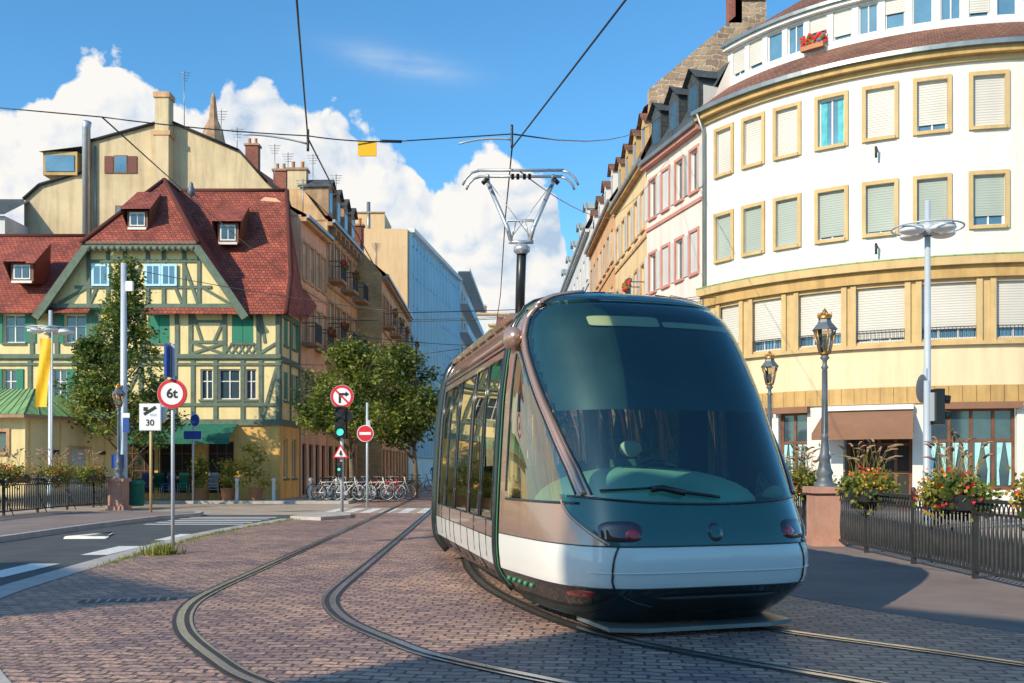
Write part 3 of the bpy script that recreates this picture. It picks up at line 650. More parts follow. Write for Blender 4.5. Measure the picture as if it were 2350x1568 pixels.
# ------------------------------------------------------------------ background cream gable building
b=B('cream_gable_building',(-20,56,0)); yb=55.5
P=[(-27.2,0),(-12.2,0),(-12.2,16.2),(-13.6,17.3),(-15.2,19.1),(-19.2,20.8),(-23.6,19.6),(-23.6,18),(-26.3,17.2),(-27.2,16.4)]
b.add('gable_wall','cream',[(x,yb,z) for x,z in P],[list(range(len(P)))])
for i in range(2,len(P)-1):
    b.quad('roof','zinc',(P[i][0],yb-.15,P[i][1]+.05),(P[i+1][0],yb-.15,P[i+1][1]+.05),(P[i+1][0],yb+9,P[i+1][1]+.05),(P[i][0],yb+9,P[i][1]+.05))
    b.tube('roof_edge','slate',[(P[i][0],yb-.12,P[i][1]+.05),(P[i+1][0],yb-.12,P[i+1][1]+.05)],.08,6)
b.box('chimney_stack','cream',(-19.25,yb-.4,18.9),(.75,.8,6.0)); b.box('chimney_cap','sand',(-19.25,yb-.4,22),(.9,.95,.3)); b.box('chimney_cap','sand',(-19.25,yb-.4,19.9),(.95,.9,.25))
b.tube('flue_pipe','steel',[(-23.6,yb-.3,13),(-23.6,yb-.3,20.3),(-23.45,yb-.5,20.6)],.22,10)
b.tube('rain_pipe','gutter',[(-23.2,yb-.1,13),(-23.2,yb-.1,19.4)],.05,6)
ff=Fac(b,(-27.2,yb-.01),(-12.2,yb-.01))
u=5.4; ff.box('attic_window','brown',u-.38,u+.38,0,.05,17.9,18.9); ff.box('attic_window_glass','glassb',u-.32,u+.32,.05,.06,17.95,18.82)
for s_ in (-1,1): ff.box('shutters','rshut',u+s_*.66-.24,u+s_*.66+.24,0,.05,17.9,18.85)
ff.box('rear_window','brown',5.1,5.9,0,.05,14.9,16.1); ff.box('rear_window_glass','glassb',5.2,5.8,.05,.06,15,16)
b.box('roof_conservatory','ochre',(-25.1,yb+.6,18.4),(1.9,1.6,1.3)); b.box('conservatory_glass','glassb',(-25.1,yb-.22,18.4),(1.6,.06,.9)); b.quad('roof','slate',(-26.2,yb-.4,19.0),(-23.7,yb-.4,19.3),(-23.7,yb+1.5,19.5),(-26.2,yb+1.5,19.3))
for x,z,h in ((-18.6,20.6,3.4),(-16.5,19.6,2.2),(-15.6,19.3,1.5)): antenna(b,x,yb+1,z,h)
b.done()
b=B('grey_roof_building',(-32,54,0)); ff=Fac(b,(-40,53),(-27.0,53))
for k in range(6): ff.win(1.2+2.1*k,12.6,1.5,1.6,fm='brown',mull=1,gm='glassb')
ff.wall('walls','greyw',0,13,0,14.9); body(b,(-40,53),(-27,53),6,14.9,'greyw')
b.quad('roof','slate',(-40,52.7,14.9),(-26.9,52.7,14.9),(-26.9,56,16.6),(-40,56,16.6)); b.done()
b=B('brown_roof_building',(-13,57,0))
b.quad('roof','tileb',(-14.4,54.2,15.6),(-9.95,53.4,13.9),(-9.9,61,15.4),(-11.5,63,17.2),(-18.5,64,22.2)); b.quad('roof','tileb',(-18.5,64,22.2),(-11.5,63,17.2),(-11.5,68,14),(-19,68,14))
for x,y,z in ((-16.4,63,20.5),(-14.4,62,18.6),(-12.4,61,16.8)): chimney(b,x,y,z-.6,z+1.3,.8,.6)
for x,z,h in ((-13.5,18,2.5),(-12,17,3.4),(-11.2,16.5,2),(-10.6,16,3.2),(-14.3,19,2)): antenna(b,x,60,z-1,h+1)
b.done()
b=B('church_spire',(-33,110,0)); b.lathe('spire','sanddk',(-33,110,0),[(3,0),(3,36),(1.4,37),(1.0,39),(.5,40),(.25,42.5),(.05,43)],8,False); b.done()
# ------------------------------------------------------------------ left street
b,f=townhouse('peach_townhouse',(-10.1,47.65),(-9.78,52.5),3.2,13.6,4,[10.6,7.6,4.4],1.8,.75,'peach',trim='sand',shut=None,roof='tileb',rh=.8,rset=1.2,balc=(1,2),rb=1.1); antenna(b,-10.5,50,14,2); b.done()
b,f=townhouse('ornate_townhouse',(-9.75,52.6),(-9.4,60.4),4,14.6,5,[11.6,8.3,4.9],2.0,.85,'sand',trim='sanddk',shut=None,roof='slate',rh=1.6,rset=1.3,balc=(0,1,2),dorm=4,dm='sanddk',rb=1.05)
for k in range(7): f.box('corbels','sanddk',.5+k*1.1,.75+k*1.1,.07,.35,13.9,14.3)
chimney(b,-11.5,53.5,15.0,17.4,1.0,.6,'cream'); chimney(b,-11,58,15.0,17.0,1.0,.6)
b.done()
b,f=townhouse('brown_townhouse',(-8.0,61.2),(-8.2,79),8,13.4,9,[10.4,7.3,4.2],1.8,.9,'sand',trim='sanddk',shut=None,roof='tileb',rh=1.6,rset=1.6,balc=(0,1,2))
b.add('brick_party_wall','ybrick',[(x,61.1,z) for x,z in ((-14,0),(-8,0),(-8,13.4),(-9.9,15.6),(-14,15.6))],[[0,1,2,3,4]])
chimney(b,-9.6,61.6,14.5,16.4,.8,.5); b.done()
b=B('tan_building',(-12,80,0)); ff=Fac(b,(-20,79.5),(-8.35,79.5)); ff.wall('walls','tan',0,11.65,0,20.6); body(b,(-20,79.5),(-8.35,79.5),.45,20.6,'tan')
b.box('upper_block','tan',(-13.2,82,21.1),(6.0,4.5,1.6)); b.box('parapet','sanddk',(-13.2,79.7,21.95),(6.1,.1,.1)); b.tube('vent','gutter',[(-11.5,79.8,19),(-11.5,79.8,22.8)],.15,8)
antenna(b,-10.9,79.4,17,2.5);b.done()
b=B('blue_office_building',(-8,90,0)); P0=(-8.3,80);P1=(-5.55,101)
f=Fac(b,P0,P1); L=f.len; body(b,P0,P1,12,20.4,'tan')
nb=16
for z in range(7):
    for i in range(nb): f.win(L*(i+.5)/nb,2.9+z*2.45,L/nb*.62,1.35,fm='bluew',gm='glassb',mull=0,blind=random.choice([0,.4,.7,.9,.3]),bm='slat')
f.wall('walls','bluew',0,L,0,20.4)
for i in range(nb+1): f.box('fins','bluew',L*i/nb-.05,L*i/nb+.05,0,.28,2.5,20.3)
for z in range(8): f.box('floor_bands','bluet',0,L,.005,.12,2.35+z*2.45,2.5+z*2.45)
f.box('roof_slab','greyw',-.1,L+.1,-12,.5,20.4,20.75); b.done()
b=B('balcony_apartment_building',(-5,112,0)); P0=(-5.5,101.2);P1=(-4.6,128); f=Fac(b,P0,P1); L=f.len; body(b,P0,P1,14,21.5,'greyw')
for z in range(7):
    for i in range(8): f.win(L*(i+.5)/8,1.2+z*2.9,1.9,1.7,gm='glass',mull=1)
    f.box('balcony_slabs','greyw',0,L,0,1.0,.8+z*2.9,1.05+z*2.9); f.box('balcony_fronts','bluew',0,L,.95,1.0,1.05+z*2.9,1.6+z*2.9)
f.wall('walls','greyw',0,L,0,21.5); f.box('roof_slab','greyw',0,L,-1,1.2,21.5,21.9); b.done()
for nm,x0,x1,y,H,wm in (('distant_apartment_building',-7.5,2,190,31,'greyw'),('distant_cream_building',-4,9,170,26,'creamfar'),('distant_tower_building',1.5,12,215,34,'tan')):
    b=B(nm,(x0,y,0)); f=Fac(b,(x0,y),(x1,y)); L=f.len; n=int(L/2.2)
    for z in range(int(H/3)-1):
        for i in range(n): f.win(L*(i+.5)/n,1.5+3*z,1.1,1.7,gm='glass')
    f.wall('walls',wm,0,L,0,H); body(b,(x0,y),(x1,y),10,H,wm)
    f.box('cornice','sand',-.1,L+.1,0,.4,H-.2,H+.1); chimney(b,x0+2,y+2,H-.5,H+1.6,1.2,.8); b.done()
# houses behind the viewpoint (they cast the long shadows on the square)
def caster(name,P0,P1,depth,H,wm,seed):
    random.seed(seed)
    b,f=townhouse(name,P0,P1,depth,H,max(3,int(Vector((P1[0]-P0[0],P1[1]-P0[1])).length/2.4)),[z for z in (3.9,7.0,10.1,13.2,16.0) if z+2.3<H],1.8,1.1,wm,trim='sand',shut='wshut',roof='tileb',rh=1.6,rset=3.2)
    b.done()
caster('riverside_townhouse',(8.6,-26.5),(-13.1,-4.8),9,12.9,'creamfar',3)
caster('riverside_townhouse',(-24.4,-9.8),(-28.6,-5.6),9,17.0,'peach',5)
random.seed(11)
# ------------------------------------------------------------------ kiosk hut
b=B('kiosk_hut',(-18,40,0))
hx0,hx1,hy0,hy1=-24,-16.2,36.6,41
f=Fac(b,(hx0,hy0),(hx1-1.7,hy0))
f.win(5.0,2.05,.85,.75,fm='brown',mull=0,trim='sand'); f.win(2.5,2.05,.85,.75,fm='brown',mull=0,trim='sand')
f.wall('walls','yplaster',0,f.len,0,3.35)
f=Fac(b,(hx1-1.7,hy0),(hx1,hy1)); f.win(2.6,.1,.95,2.1,fm='greypole',gm='greypole',mull=0,trim='sand'); f.wall('walls','yplaster',0,f.len,0,3.35)
for u in (.15,1.6,3.9): f.box('pilasters','oplaster',u,u+.06,0.0,.02,.1,3.2)
for u in (1.2,3.6): f.box('wall_lamp','black',u,u+.25,.01,.15,2.0,2.15)
pts=[(hx0-.5,hy0-.5),(hx1-1.5,hy0-.5),(hx1+.5,hy1+.3),(hx0-.5,hy1+.3)]
b.prism('eaves','sanddk',pts,3.3,3.42)
A1=(-22,38.8,4.55);A2=(-18.6,38.8,4.55)
e=[(p[0],p[1],3.43) for p in pts]
b.quad('roof','greenmetal',e[0],e[1],A2,A1); b.quad('roof','greenmetal',e[1],e[2],A2); b.quad('roof','greenmetal',e[2],e[3],A1,A2); b.quad('roof','greenmetal',e[3],e[0],A1)
for k in range(24):
    t=k/23; p=Vector(e[0]).lerp(Vector(e[1]),t); q=Vector(A1).lerp(Vector(A2),t); b.tube('roof_seams','greenmetal',[p,q],.025,4)
for k in range(9):
    t=k/8; p=Vector(e[1]).lerp(Vector(e[2]),t); b.tube('roof_seams','greenmetal',[p,A2],.025,4)
b.done()

# ================================================================== FENCES
def fence(name,x,y0,y1,zb=0,step=.115):
    b=B(name,(x,y0,0)); n=int((y1-y0)/step)
    b.box('bottom_rail','iron',(x,(y0+y1)/2,zb+.12),(.05,y1-y0,.04)); b.box('top_rail','iron',(x,(y0+y1)/2,zb+1.02),(.09,y1-y0,.045)); b.box('mid_rail','iron',(x,(y0+y1)/2,zb+.86),(.035,y1-y0,.03))
    for i in range(n):
        y=y0+step*(i+.5)
        b.lathe('picket_balusters','iron',(x,y,zb+.14),[(.016,0),(.028,.12),(.032,.3),(.018,.5),(.016,.72)],6)
        b.tube('arches','iron',[(x,y-step*.5,zb+.87),(x,y-step*.3,zb+.96),(x,y,zb+1.0),(x,y+step*.3,zb+.96),(x,y+step*.5,zb+.87)],.010,4)
    k=y0
    while k<=y1+.01:
        b.box('posts','iron',(x,k,zb+.53),(.06,.07,1.06)); b.ell('post_knobs','iron',(x,k,zb+1.1),(.045,.045,.06),8,6)
        b.tube('braces','iron',[(x-.02,k,zb+.7),(x+.28,k,zb+.02)],.015,5); k+=2.0
    b.done()
fence('iron_fence',6.05,5.0,18.35,.012); fence('iron_fence',6.2,19.1,31,.012,.14); fence('iron_fence',-14.3,14.0,36.4,.12,.14)
def oldlamp(x,y,pedestal=True,zb=0):
    b=B('ornate_street_lamp',(x,y,zb)); z0=0
    if pedestal:
        b.box('pedestal','pstone',(x,y,.5),(.5,.62,1.0)); b.box('pedestal_base','pstone',(x,y,.08),(.62,.74,.16)); b.box('pedestal_cap','pstone',(x,y,1.05),(.62,.74,.12)); z0=1.11
    b.lathe('post','lampgrey',(x,y,z0),[(.20,0),(.20,.05),(.15,.08),(.13,.2),(.16,.26),(.12,.34),(.095,.5),(.12,.55),(.085,.62),(.062,.9),(.075,.93),(.055,.97),(.045,2.2),(.07,2.24),(.045,2.28),(.04,2.36),(.09,2.42),(.05,2.48)],14)
    for k in range(8):
        w=k*math.pi/4; b.tube('flutes','lampgrey',[(x+.056*math.cos(w),y+.056*math.sin(w),z0+1.0),(x+.046*math.cos(w),y+.046*math.sin(w),z0+2.18)],.008,4)
    zl=z0+2.5
    b.lathe('lantern_glass','lantern',(x,y,zl),[(.10,0),(.20,.44)],6,False)
    b.lathe('lantern_base','gold',(x,y,zl-.04),[(.05,0),(.11,.03),(.11,.05)],6)
    for k in range(6):
        w=2*math.pi*(k+.5)/6; b.tube('lantern_frame','gold',[(x+.1*math.cos(w),y+.1*math.sin(w),zl),(x+.205*math.cos(w),y+.205*math.sin(w),zl+.44)],.012,5)
    b.lathe('lantern_roof','lampgrey',(x,y,zl+.44),[(.24,0),(.22,.03),(.13,.14),(.11,.2),(.12,.22)],6,False)
    b.lathe('lantern_crown','gold',(x,y,zl+.65),[(.12,0),(.13,.05),(.07,.07),(.06,.12),(.01,.2)],12)
    b.lathe('bulb','signw',(x,y,zl+.05),[(.02,0),(.06,.08),(.05,.18),(.01,.22)],8)
    for k in range(6):
        w=2*math.pi*(k+.5)/6; b.ell('crown_points','gold',(x+.12*math.cos(w),y+.12*math.sin(w),zl+.72),(.02,.02,.05),6,5)
    b.done()
oldlamp(5.88,18.72); oldlamp(6.6,25.5); oldlamp(-13.75,34.8,True)
def modlamp(x,y,H):
    b=B('modern_street_lamp',(x,y,0)); r=.8
    b.lathe('pole','greypole',(x,y,0),[(.11,0),(.11,1.4),(.085,1.45),(.065,H)],12)
    z=H-.72
    b.lathe('hub','greypole',(x,y,z-.12),[(.1,0),(.22,.1),(.22,.22),(.1,.3)],14)
    b.tube('ring','greypole',[(x+r*math.cos(2*math.pi*k/32),y+r*math.sin(2*math.pi*k/32),z+.06) for k in range(33)],.022,6)
    for k in range(4):
        w=k*math.pi/2+.4; cx,cy=x+.48*math.cos(w),y+.48*math.sin(w)
        b.tube('arms','greypole',[(x,y,z),(x+r*math.cos(w),y+r*math.sin(w),z+.06)],.025,6)
        b.ell('luminaire_dish','signw',(cx,cy,z-.03),(.29,.29,.10),18,8); b.ell('luminaire_top','greypole',(cx,cy,z+.03),(.27,.27,.06),18,6)
    b.done()
modlamp(9.85,23.6,7.8); modlamp(-16.5,35.6,7.1)
b=B('catenary_mast',(-14.0,35.9,0)); b.lathe('mast','greypole',(-14.0,35.9,0),[(.14,0),(.13,2),(.10,8.85)],12)
b.box('camera_arm','signw',(-13.75,35.8,8.0),(.25,.15,.35)); b.box('notice_plate','blue',(-13.8,35.6,3.0),(.22,.04,.5)); b.box('notice_plate','signw',(-13.8,35.6,3.35),(.26,.04,.16)); b.box('ticket_panel','blue',(-14.1,35.6,1.7),(.35,.25,.5)); b.done()
b=B('yellow_banner',(-16.7,33,0))
vs=[];fs=[]
for j in range(11):
    for i in range(5):
        vs.append((-16.12+.1*i-.016*j,34+.05*math.sin(i*1.5+j*.6),5.9-.235*j))
for j in range(10):
    for i in range(4): fs.append([j*5+i,j*5+i+1,(j+1)*5+i+1,(j+1)*5+i])
b.add('flag','yellow',vs,fs,True); b.tube('flag_pole','greypole',[(-15.72,34,0.1),(-15.7,34,6.1)],.03,8); b.done()

# ================================================================== SIGNS
def text(e,s,size,loc,m,bold=.0):
    c=bpy.data.curves.new('lettering','FONT'); c.body=s; c.size=size; c.align_x='CENTER'; c.align_y='CENTER'; c.extrude=.002; c.offset=bold
    o=bpy.data.objects.new('lettering_'+s,c); scene.collection.objects.link(o); o.data.materials.append(M[m]); o.parent=e
    o.location=Vector(loc)-e.location; o.rotation_euler=(math.pi/2,0,0)
def signface(b,c,r,ring=True):
    b.disc('sign_back','greypole',(c[0],c[1]+.004,c[2]),r*1.03,.02)
    b.disc('sign_border','red' if ring else 'signw',(c[0],c[1]-.017,c[2]),r,.006); b.disc('sign_face','signw',(c[0],c[1]-.024,c[2]),r*.76,.004)
x,y=-5.74,16.8
b=B('weight_limit_sign',(x,y,0)); b.tube('pole','greypole',[(x,y+.05,0),(x,y+.05,3.56)],.03,10)
signface(b,(x+.01,y-.0,2.71),.245); b.box('blue_plate_edge_on','blue',(x-.06,y+.1,3.27),(.04,.5,.55)); b.box('blue_plate_back','greypole',(x+.03,y+.05,3.27),(.04,.12,.5))
b.box('foot','iron',(x,y+.05,.03),(.14,.14,.05)); e=b.done(); text(e,'6t',.22,(x+.01,y-.031,2.71),'signk',.006)
x,y=-10.9,30
b=B('speed_zone_sign',(x,y,0)); b.tube('pole','ochrelt',[(x,y+.05,.1),(x,y+.05,3.4)],.04,10)
b.box('plate_back','greypole',(x,y,3.0),(.66,.03,.82)); b.box('plate_face','signw',(x,y-.02,3.0),(.62,.01,.78))
f=Fac(b,(x-.5,y-.026),(x+.5,y-.026))
f.beam(.32,3.08,.68,3.30,.10,0,.002,'diagonal_bar','signk'); f.box('zone_symbol','signk',.30,.44,0,.002,3.18,3.3); f.box('zone_symbol','greypole',.5,.7,0,.003,3.02,3.1)
b.ell('lamp_head','greypole',(x+.3,y+.2,3.1),(.14,.12,.28)); e=b.done(); text(e,'30',.26,(x,y-.03,2.82),'signk',.006)
x,y=-13.15,41
b=B('blue_direction_sign',(x,y,0)); b.tube('pole','steel',[(x,y+.05,.1),(x,y+.05,3.8)],.045,8); b.disc('round_plate','blue',(x+.1,y,3.43),.25,.03,sx=.7); b.disc('round_plate_border','signw',(x+.1,y+.01,3.43),.28,.03,sx=.7)
b.box('rect_border','signw',(x,y+.005,2.82),(.76,.03,.38)); b.box('rect_plate','blue',(x,y-.012,2.82),(.72,.02,.34))
b.done()
x,y=-5.4,31.5
b=B('traffic_light',(x,y,0)); b.tube('pole','greypole',[(x,y+.12,.02),(x,y+.12,4.05)],.055,10)
signface(b,(x+.03,y-.02,3.72),.36)
f=Fac(b,(x-.5,y-.05),(x+.5,y-.05))
f.beam(.46,3.52,.46,3.80,.07,0,.002,'arrow','signk'); f.beam(.43,3.80,.66,3.80,.07,0,.004,'arrow','signk')
b.add('arrow','signk',[(x+.14,y-.056,3.89),(x+.14,y-.056,3.71),(x+.26,y-.056,3.80)],[[0,1,2]])
f.beam(.27,3.98,.79,3.46,.06,0,.009,'slash','red')
b.box('signal_housing','black',(x-.02,y,2.92),(.32,.22,.98)); b.box('backboard','black',(x-.02,y+.1,2.92),(.40,.02,1.06))
for k,m_ in enumerate(('black','black','glow')):
    z=3.24-.32*k; b.disc('lens_ring','iron',(x-.02,y-.11,z),.135,.02); b.disc('lens',m_,(x-.02,y-.131,z),.11,.01)
    pts=[(x-.02+.14*math.cos(a),y-.2,z+.14*math.sin(a)) for a in [math.pi*q/8 for q in range(9)]]
    for q in range(8): b.quad('visors','black',pts[q],pts[q+1],(pts[q+1][0],y-.1,pts[q+1][2]),(pts[q][0],y-.1,pts[q][2]))
b.disc('side_signal','black',(x+.22,y+.05,3.1),.16,.1)
b.disc('warning_triangle','red',(x-.02,y-.0,1.93),.29,.02,3,math.pi/2); b.disc('warning_triangle_face','signw',(x-.02,y-.022,1.93),.21,.004,3,math.pi/2)
f.beam(.48,1.86,.48,2.02,.04,.0,.002,'triangle_arrow','signk'); f.beam(.43,1.92,.53,1.92,.03,.0,.004,'triangle_arrow','signk')
b.box('small_signal','black',(x-.06,y,1.42),(.14,.14,.5))
for k in range(3): b.disc('small_lens','glow' if k==1 else 'iron',(x-.06,y-.075,1.58-.16*k),.045,.01,16)
b.done()
x,y=-5.45,37
b=B('no_entry_sign',(x,y,0)); b.tube('pole','greypole',[(x+.06,y+.06,.02),(x+.06,y+.06,3.9)],.045,8); b.disc('sign_back','signw',(x,y,2.75),.31,.02); b.disc('sign_face','red',(x,y-.022,2.75),.29,.006); b.box('bar','signw',(x,y-.032,2.75),(.42,.006,.10)); b.box('rear_plate','greypole',(x+.12,y+.1,2.9),(.1,.2,.7)); b.done()
b=B('pedestrian_signal',(8.6,21,0)); b.lathe('post','greypole',(8.75,21,0),[(.08,0),(.06,3.3)],10); b.box('signal_housing','black',(8.98,21,2.75),(.18,.3,.75)); b.box('signal_mount','greypole',(8.85,21,2.75),(.12,.1,.6))
for k in range(2): b.tube('visors','black',[(9.05,21,2.92-.34*k),(9.22,20.95,2.90-.34*k)],.09,8)
b.done()
b=B('edge_on_traffic_sign',(8.5,21.5,0)); b.lathe('post','greypole',(9.3,22.4,0),[(.05,0),(.05,3.7)],8); b.ell('plate','lampgrey',(9.22,22.4,3.25),(.04,.32,.32)); b.done()
b=B('litter_bin',(-13.35,35.4,0)); b.lathe('bin_body','teal',(-13.35,35.4,0.12),[(.24,0),(.27,.1),(.27,.75),(.3,.78),(.3,.84),(.2,.92)],14); b.done()
for bx,by in ((-10.1,42.2),(-8.7,43),(-7.6,43.2),(-11.6,42)):
    b=B('bollard',(bx,by,0)); b.lathe('post','greyw',(bx,by,.1),[(.08,0),(.07,.8),(.1,.85),(.1,.9),(.03,.95)],10); b.done()

# ================================================================== TREES
def leaves(b,part,m,C,n,sz,spread):
    vs=[];fs=[]
    for _ in range(n):
        p=C+Vector((random.gauss(0,1),random.gauss(0,1),random.gauss(0,.8)))*spread
        a=Vector((random.gauss(0,1),random.gauss(0,1),random.gauss(0,.6))).normalized(); c=a.cross(Vector((R()-.5,R()-.5,R()-.5))).normalized(); s_=sz*ru(.6,1.3)
        o=len(vs); vs+=[p-a*s_,p+c*s_*.5,p+a*s_,p-c*s_*.5]; fs.append([o,o+1,o+2,o+3])
    b.add(part,m,vs,fs,False,False)
def tree(name,x,y,zt,ells,nc,nl,sz,mats,tr=.14,sp=.32,zb=0):
    b=B(name,(x,y,zb)); 
    top=max(e[2] for e in ells)
    b.tube('trunk','bark',[(x,y,zb),(x+.05,y,zb+zt*.5),(x-.03,y+.05,zb+zt),(x+.05,y,top)],tr,9,tr*.25)
    for e in ells:
        for k in range(nc):
            v=Vector((random.gauss(0,1),random.gauss(0,1),random.gauss(0,1))).normalized()*(R()**.35)*ru(.85,1.15)
            C=Vector((e[0]+v.x*e[3],e[1]+v.y*e[3],e[2]+v.z*e[4]))
            if k%4==0: 
                q=Vector((x,y,max(zb+zt*.7,C.z-abs(v.length)*1.4))); mid=(q+C)/2+Vector((0,0,.1)); b.tube('limbs','bark',[q,mid,C],tr*.28,5,tr*.06)
            leaves(b,'foliage_'+str(k%len(mats)),mats[k%len(mats)],C,nl,sz,sp*ru(.6,1.2))
    b.done()
tree('street_tree',-6.9,42.6,2.4,[(-7.5,42.4,4.6,1.5,1.4),(-6.2,42.5,5.4,1.2,1.3),(-8.3,42.5,3.7,.8,.7),(-6.6,42,3.6,1.4,.7),(-7.0,42.3,6.3,.7,.5)],42,58,.095,['leafa','leafa','leafb'],.16,.26)
tree('street_tree',-4.7,48,2.4,[(-5.2,48,5.2,1.7,1.8),(-4.4,47.6,4.2,1.2,1.2),(-5.4,48,3.4,1.4,.8),(-5.4,48,6.6,1.0,.7)],42,58,.11,['leafb','leafa','leafb'],.17,.28)
tree('conical_tree',-15.1,38.6,1.6,[(-15.2,38.6,3.3,1.9,1.3),(-15.1,38.5,4.8,1.75,1.2),(-15.0,38.6,6.1,1.3,1.1),(-15.0,38.6,7.4,.8,1.0),(-14.95,38.6,8.7,.32,.9),(-16.4,38.4,4.5,1.0,.9),(-13.9,38.4,3.9,1.0,1.1),(-16.3,38.5,6.0,.45,.5)],40,60,.085,['leafc','leafb','leafa'],.13,.2)
def flowers(name,x,y,z,lx,ly,h=.35,plumes=14,n=700):
    b=B(name,(x,y,z))
    b.box('planter_box','iron',(x,y,z-.12),(lx*.8,ly*.9,.2))
    for m_,k,s_ in (('leafa',n,.04),('leafy',n//2,.035),('leafb',n//3,.045),('flr',n//6,.030),('flo',n//6,.028)):
        vs=[];fs=[]
        cl=[(ru(-.5,.5),ru(-.5,.5),R()) for _ in range(9)]
        for i in range(k):
            c=random.choice(cl); px=x+(c[0]+random.gauss(0,.16))*lx; py=y+(c[1]+random.gauss(0,.13))*ly; pz=z-.1+h*c[2]*.8+random.gauss(0,.08)+.08*(m_ in('flr','flo'))-.14*(R()<.3)
            p=Vector((px,py,pz)); a=Vector((random.gauss(0,1),random.gauss(0,1),random.gauss(0,1))).normalized(); c2=a.cross(Vector((R()-.5,R()-.5,R()-.5))).normalized(); o=len(vs)
            vs+=[p-a*s_,p+c2*s_*.8,p+a*s_,p-c2*s_*.8]; fs.append([o,o+1,o+2,o+3])
        b.add('blooms_'+m_,m_,vs,fs,False,False)
    for i in range(plumes):
        a=ru(0,6.28); q=Vector((x+ru(-.35,.35)*lx,y+ru(-.4,.4)*ly,z)); hh=ru(.45,.85); d=Vector((math.cos(a),math.sin(a),0))*ru(.1,.45)
        pts=[q,q+d*.25+Vector((0,0,hh*.55)),q+d*.7+Vector((0,0,hh*.95)),q+d*1.3+Vector((0,0,hh*1.02))]
        b.tube('stems','leafy',pts[:3],.005,4,.003); b.tube('plumes','plume',[pts[2],(pts[2]+pts[3])/2+Vector((0,0,.02)),pts[3]],.022,5,.006)
    b.done()
for y_ in (17.0,13.6): flowers('flower_planter',6.05,y_,1.12,.5,1.25,.34,28)
flowers('flower_planter',6.05,10.9,1.1,.5,1.2,.32,24)
flowers('flower_planter',6.25,21.2,1.12,.5,1.4,.4,40); flowers('flower_planter',6.3,24,1.1,.5,1.2,.4,26)
for y_ in (28.4,31.0,33.7): flowers('flower_planter',-14.3,y_,1.25,.6,1.5,.4,24)
def shrub(x,y,h,r):
    b=B('potted_shrub',(x,y,.1)); b.lathe('pot','pot',(x,y,.1),[(.24,0),(.32,.5),(.35,.52)],12)
    for k in range(26):
        t=R(); C=Vector((x+random.gauss(0,.4)*r,y+random.gauss(0,.3)*r,.7+h*t)); leaves(b,'foliage',random.choice(['leafa','leafa','leafy']),C,26,.08,.14)
    b.done()
shrub(-12.1,42.4,1.0,.5); shrub(-10.9,42.4,1.9,.9); shrub(-16.6,42.5,1.4,.6); shrub(-13.3,42.6,1.3,.3)
def chair(x,y,m_,rz):
    b=B('terrace_chair',(x,y,.1)); z=.1
    for k in range(3):
        zz=z+.12*k
        b.box('seat',m_,(x,y,zz+.45),(.42,.42,.03),rz)
        ca,sa=math.cos(rz),math.sin(rz)
        b.box('backrest',m_,(x-sa*.2,y+ca*.2,zz+.72),(.42,.03,.42),rz)
        for i in (-1,1):
            for j in (-1,1):
                px,py=i*.19,j*.19; b.tube('legs','steel',[(x+px*ca-py*sa,y+px*sa+py*ca,zz+.45),(x+px*1.1*ca-py*1.1*sa,y+px*1.1*sa+py*1.1*ca,zz)],.012,5)
    b.done()
for i,(cx,m_) in enumerate(((-15.9,'blue'),(-15.3,'teal'),(-14.8,'blue'),(-14.2,'greenp'),(-13.7,'brown'),(-12.9,'greypole'))): chair(cx,42.9+.1*(i%2),m_,ru(-.4,.4))
def bike(x,y,rz,m_='black'):
    b=B('bicycle',(x,y,.1)); c,s_=math.cos(rz),math.sin(rz)
    def P(u,z,v=0): return (x+u*c-v*s_,y+u*s_+v*c,.1+z)
    for u in (-.52,.52):
        b.tube('tyres','black',[P(u+.33*math.cos(k*math.pi/12),.34+.33*math.sin(k*math.pi/12)) for k in range(25)],.022,6)
        b.tube('rims','steel',[P(u+.30*math.cos(k*math.pi/12),.34+.30*math.sin(k*math.pi/12)) for k in range(25)],.012,5)
        for k in range(8): b.tube('spokes','steel',[P(u,.34),P(u+.32*math.cos(k*math.pi/4),.34+.32*math.sin(k*math.pi/4))],.005,3)
    for q in ([P(-.52,.34),P(-.08,.3),P(-.2,.82),P(-.52,.34)],[P(-.08,.3),P(.36,.8),P(-.18,.75)],[P(.52,.34),P(.36,.8),P(.32,.98)]): b.tube('frame',m_,q,.02,6)
    b.tube('handlebar','steel',[P(.25,1.0,-.26),P(.33,1.0,-.1),P(.33,1.0,.1),P(.25,1.0,.26)],.014,5)
    b.tube('seat_post','steel',[P(-.2,.82),P(-.22,.9)],.012,5); b.ell('saddle','black',P(-.22,.93),(.13,.07,.035),10,6,rz)
    b.disc('chainring','steel',P(-.08,.3),.09,.01,14)
    b.done()
for i in range(12): bike(-8.0+i*.27+ru(-.06,.06),42.6+ru(-.5,.6),ru(.1,.6)*(1 if i%2 else -1),random.choice(['black','red','blue','greypole','white']))
for i in range(4): bike(-6.3+i*.3,56+i*1.2,ru(.6,1.3),'black')

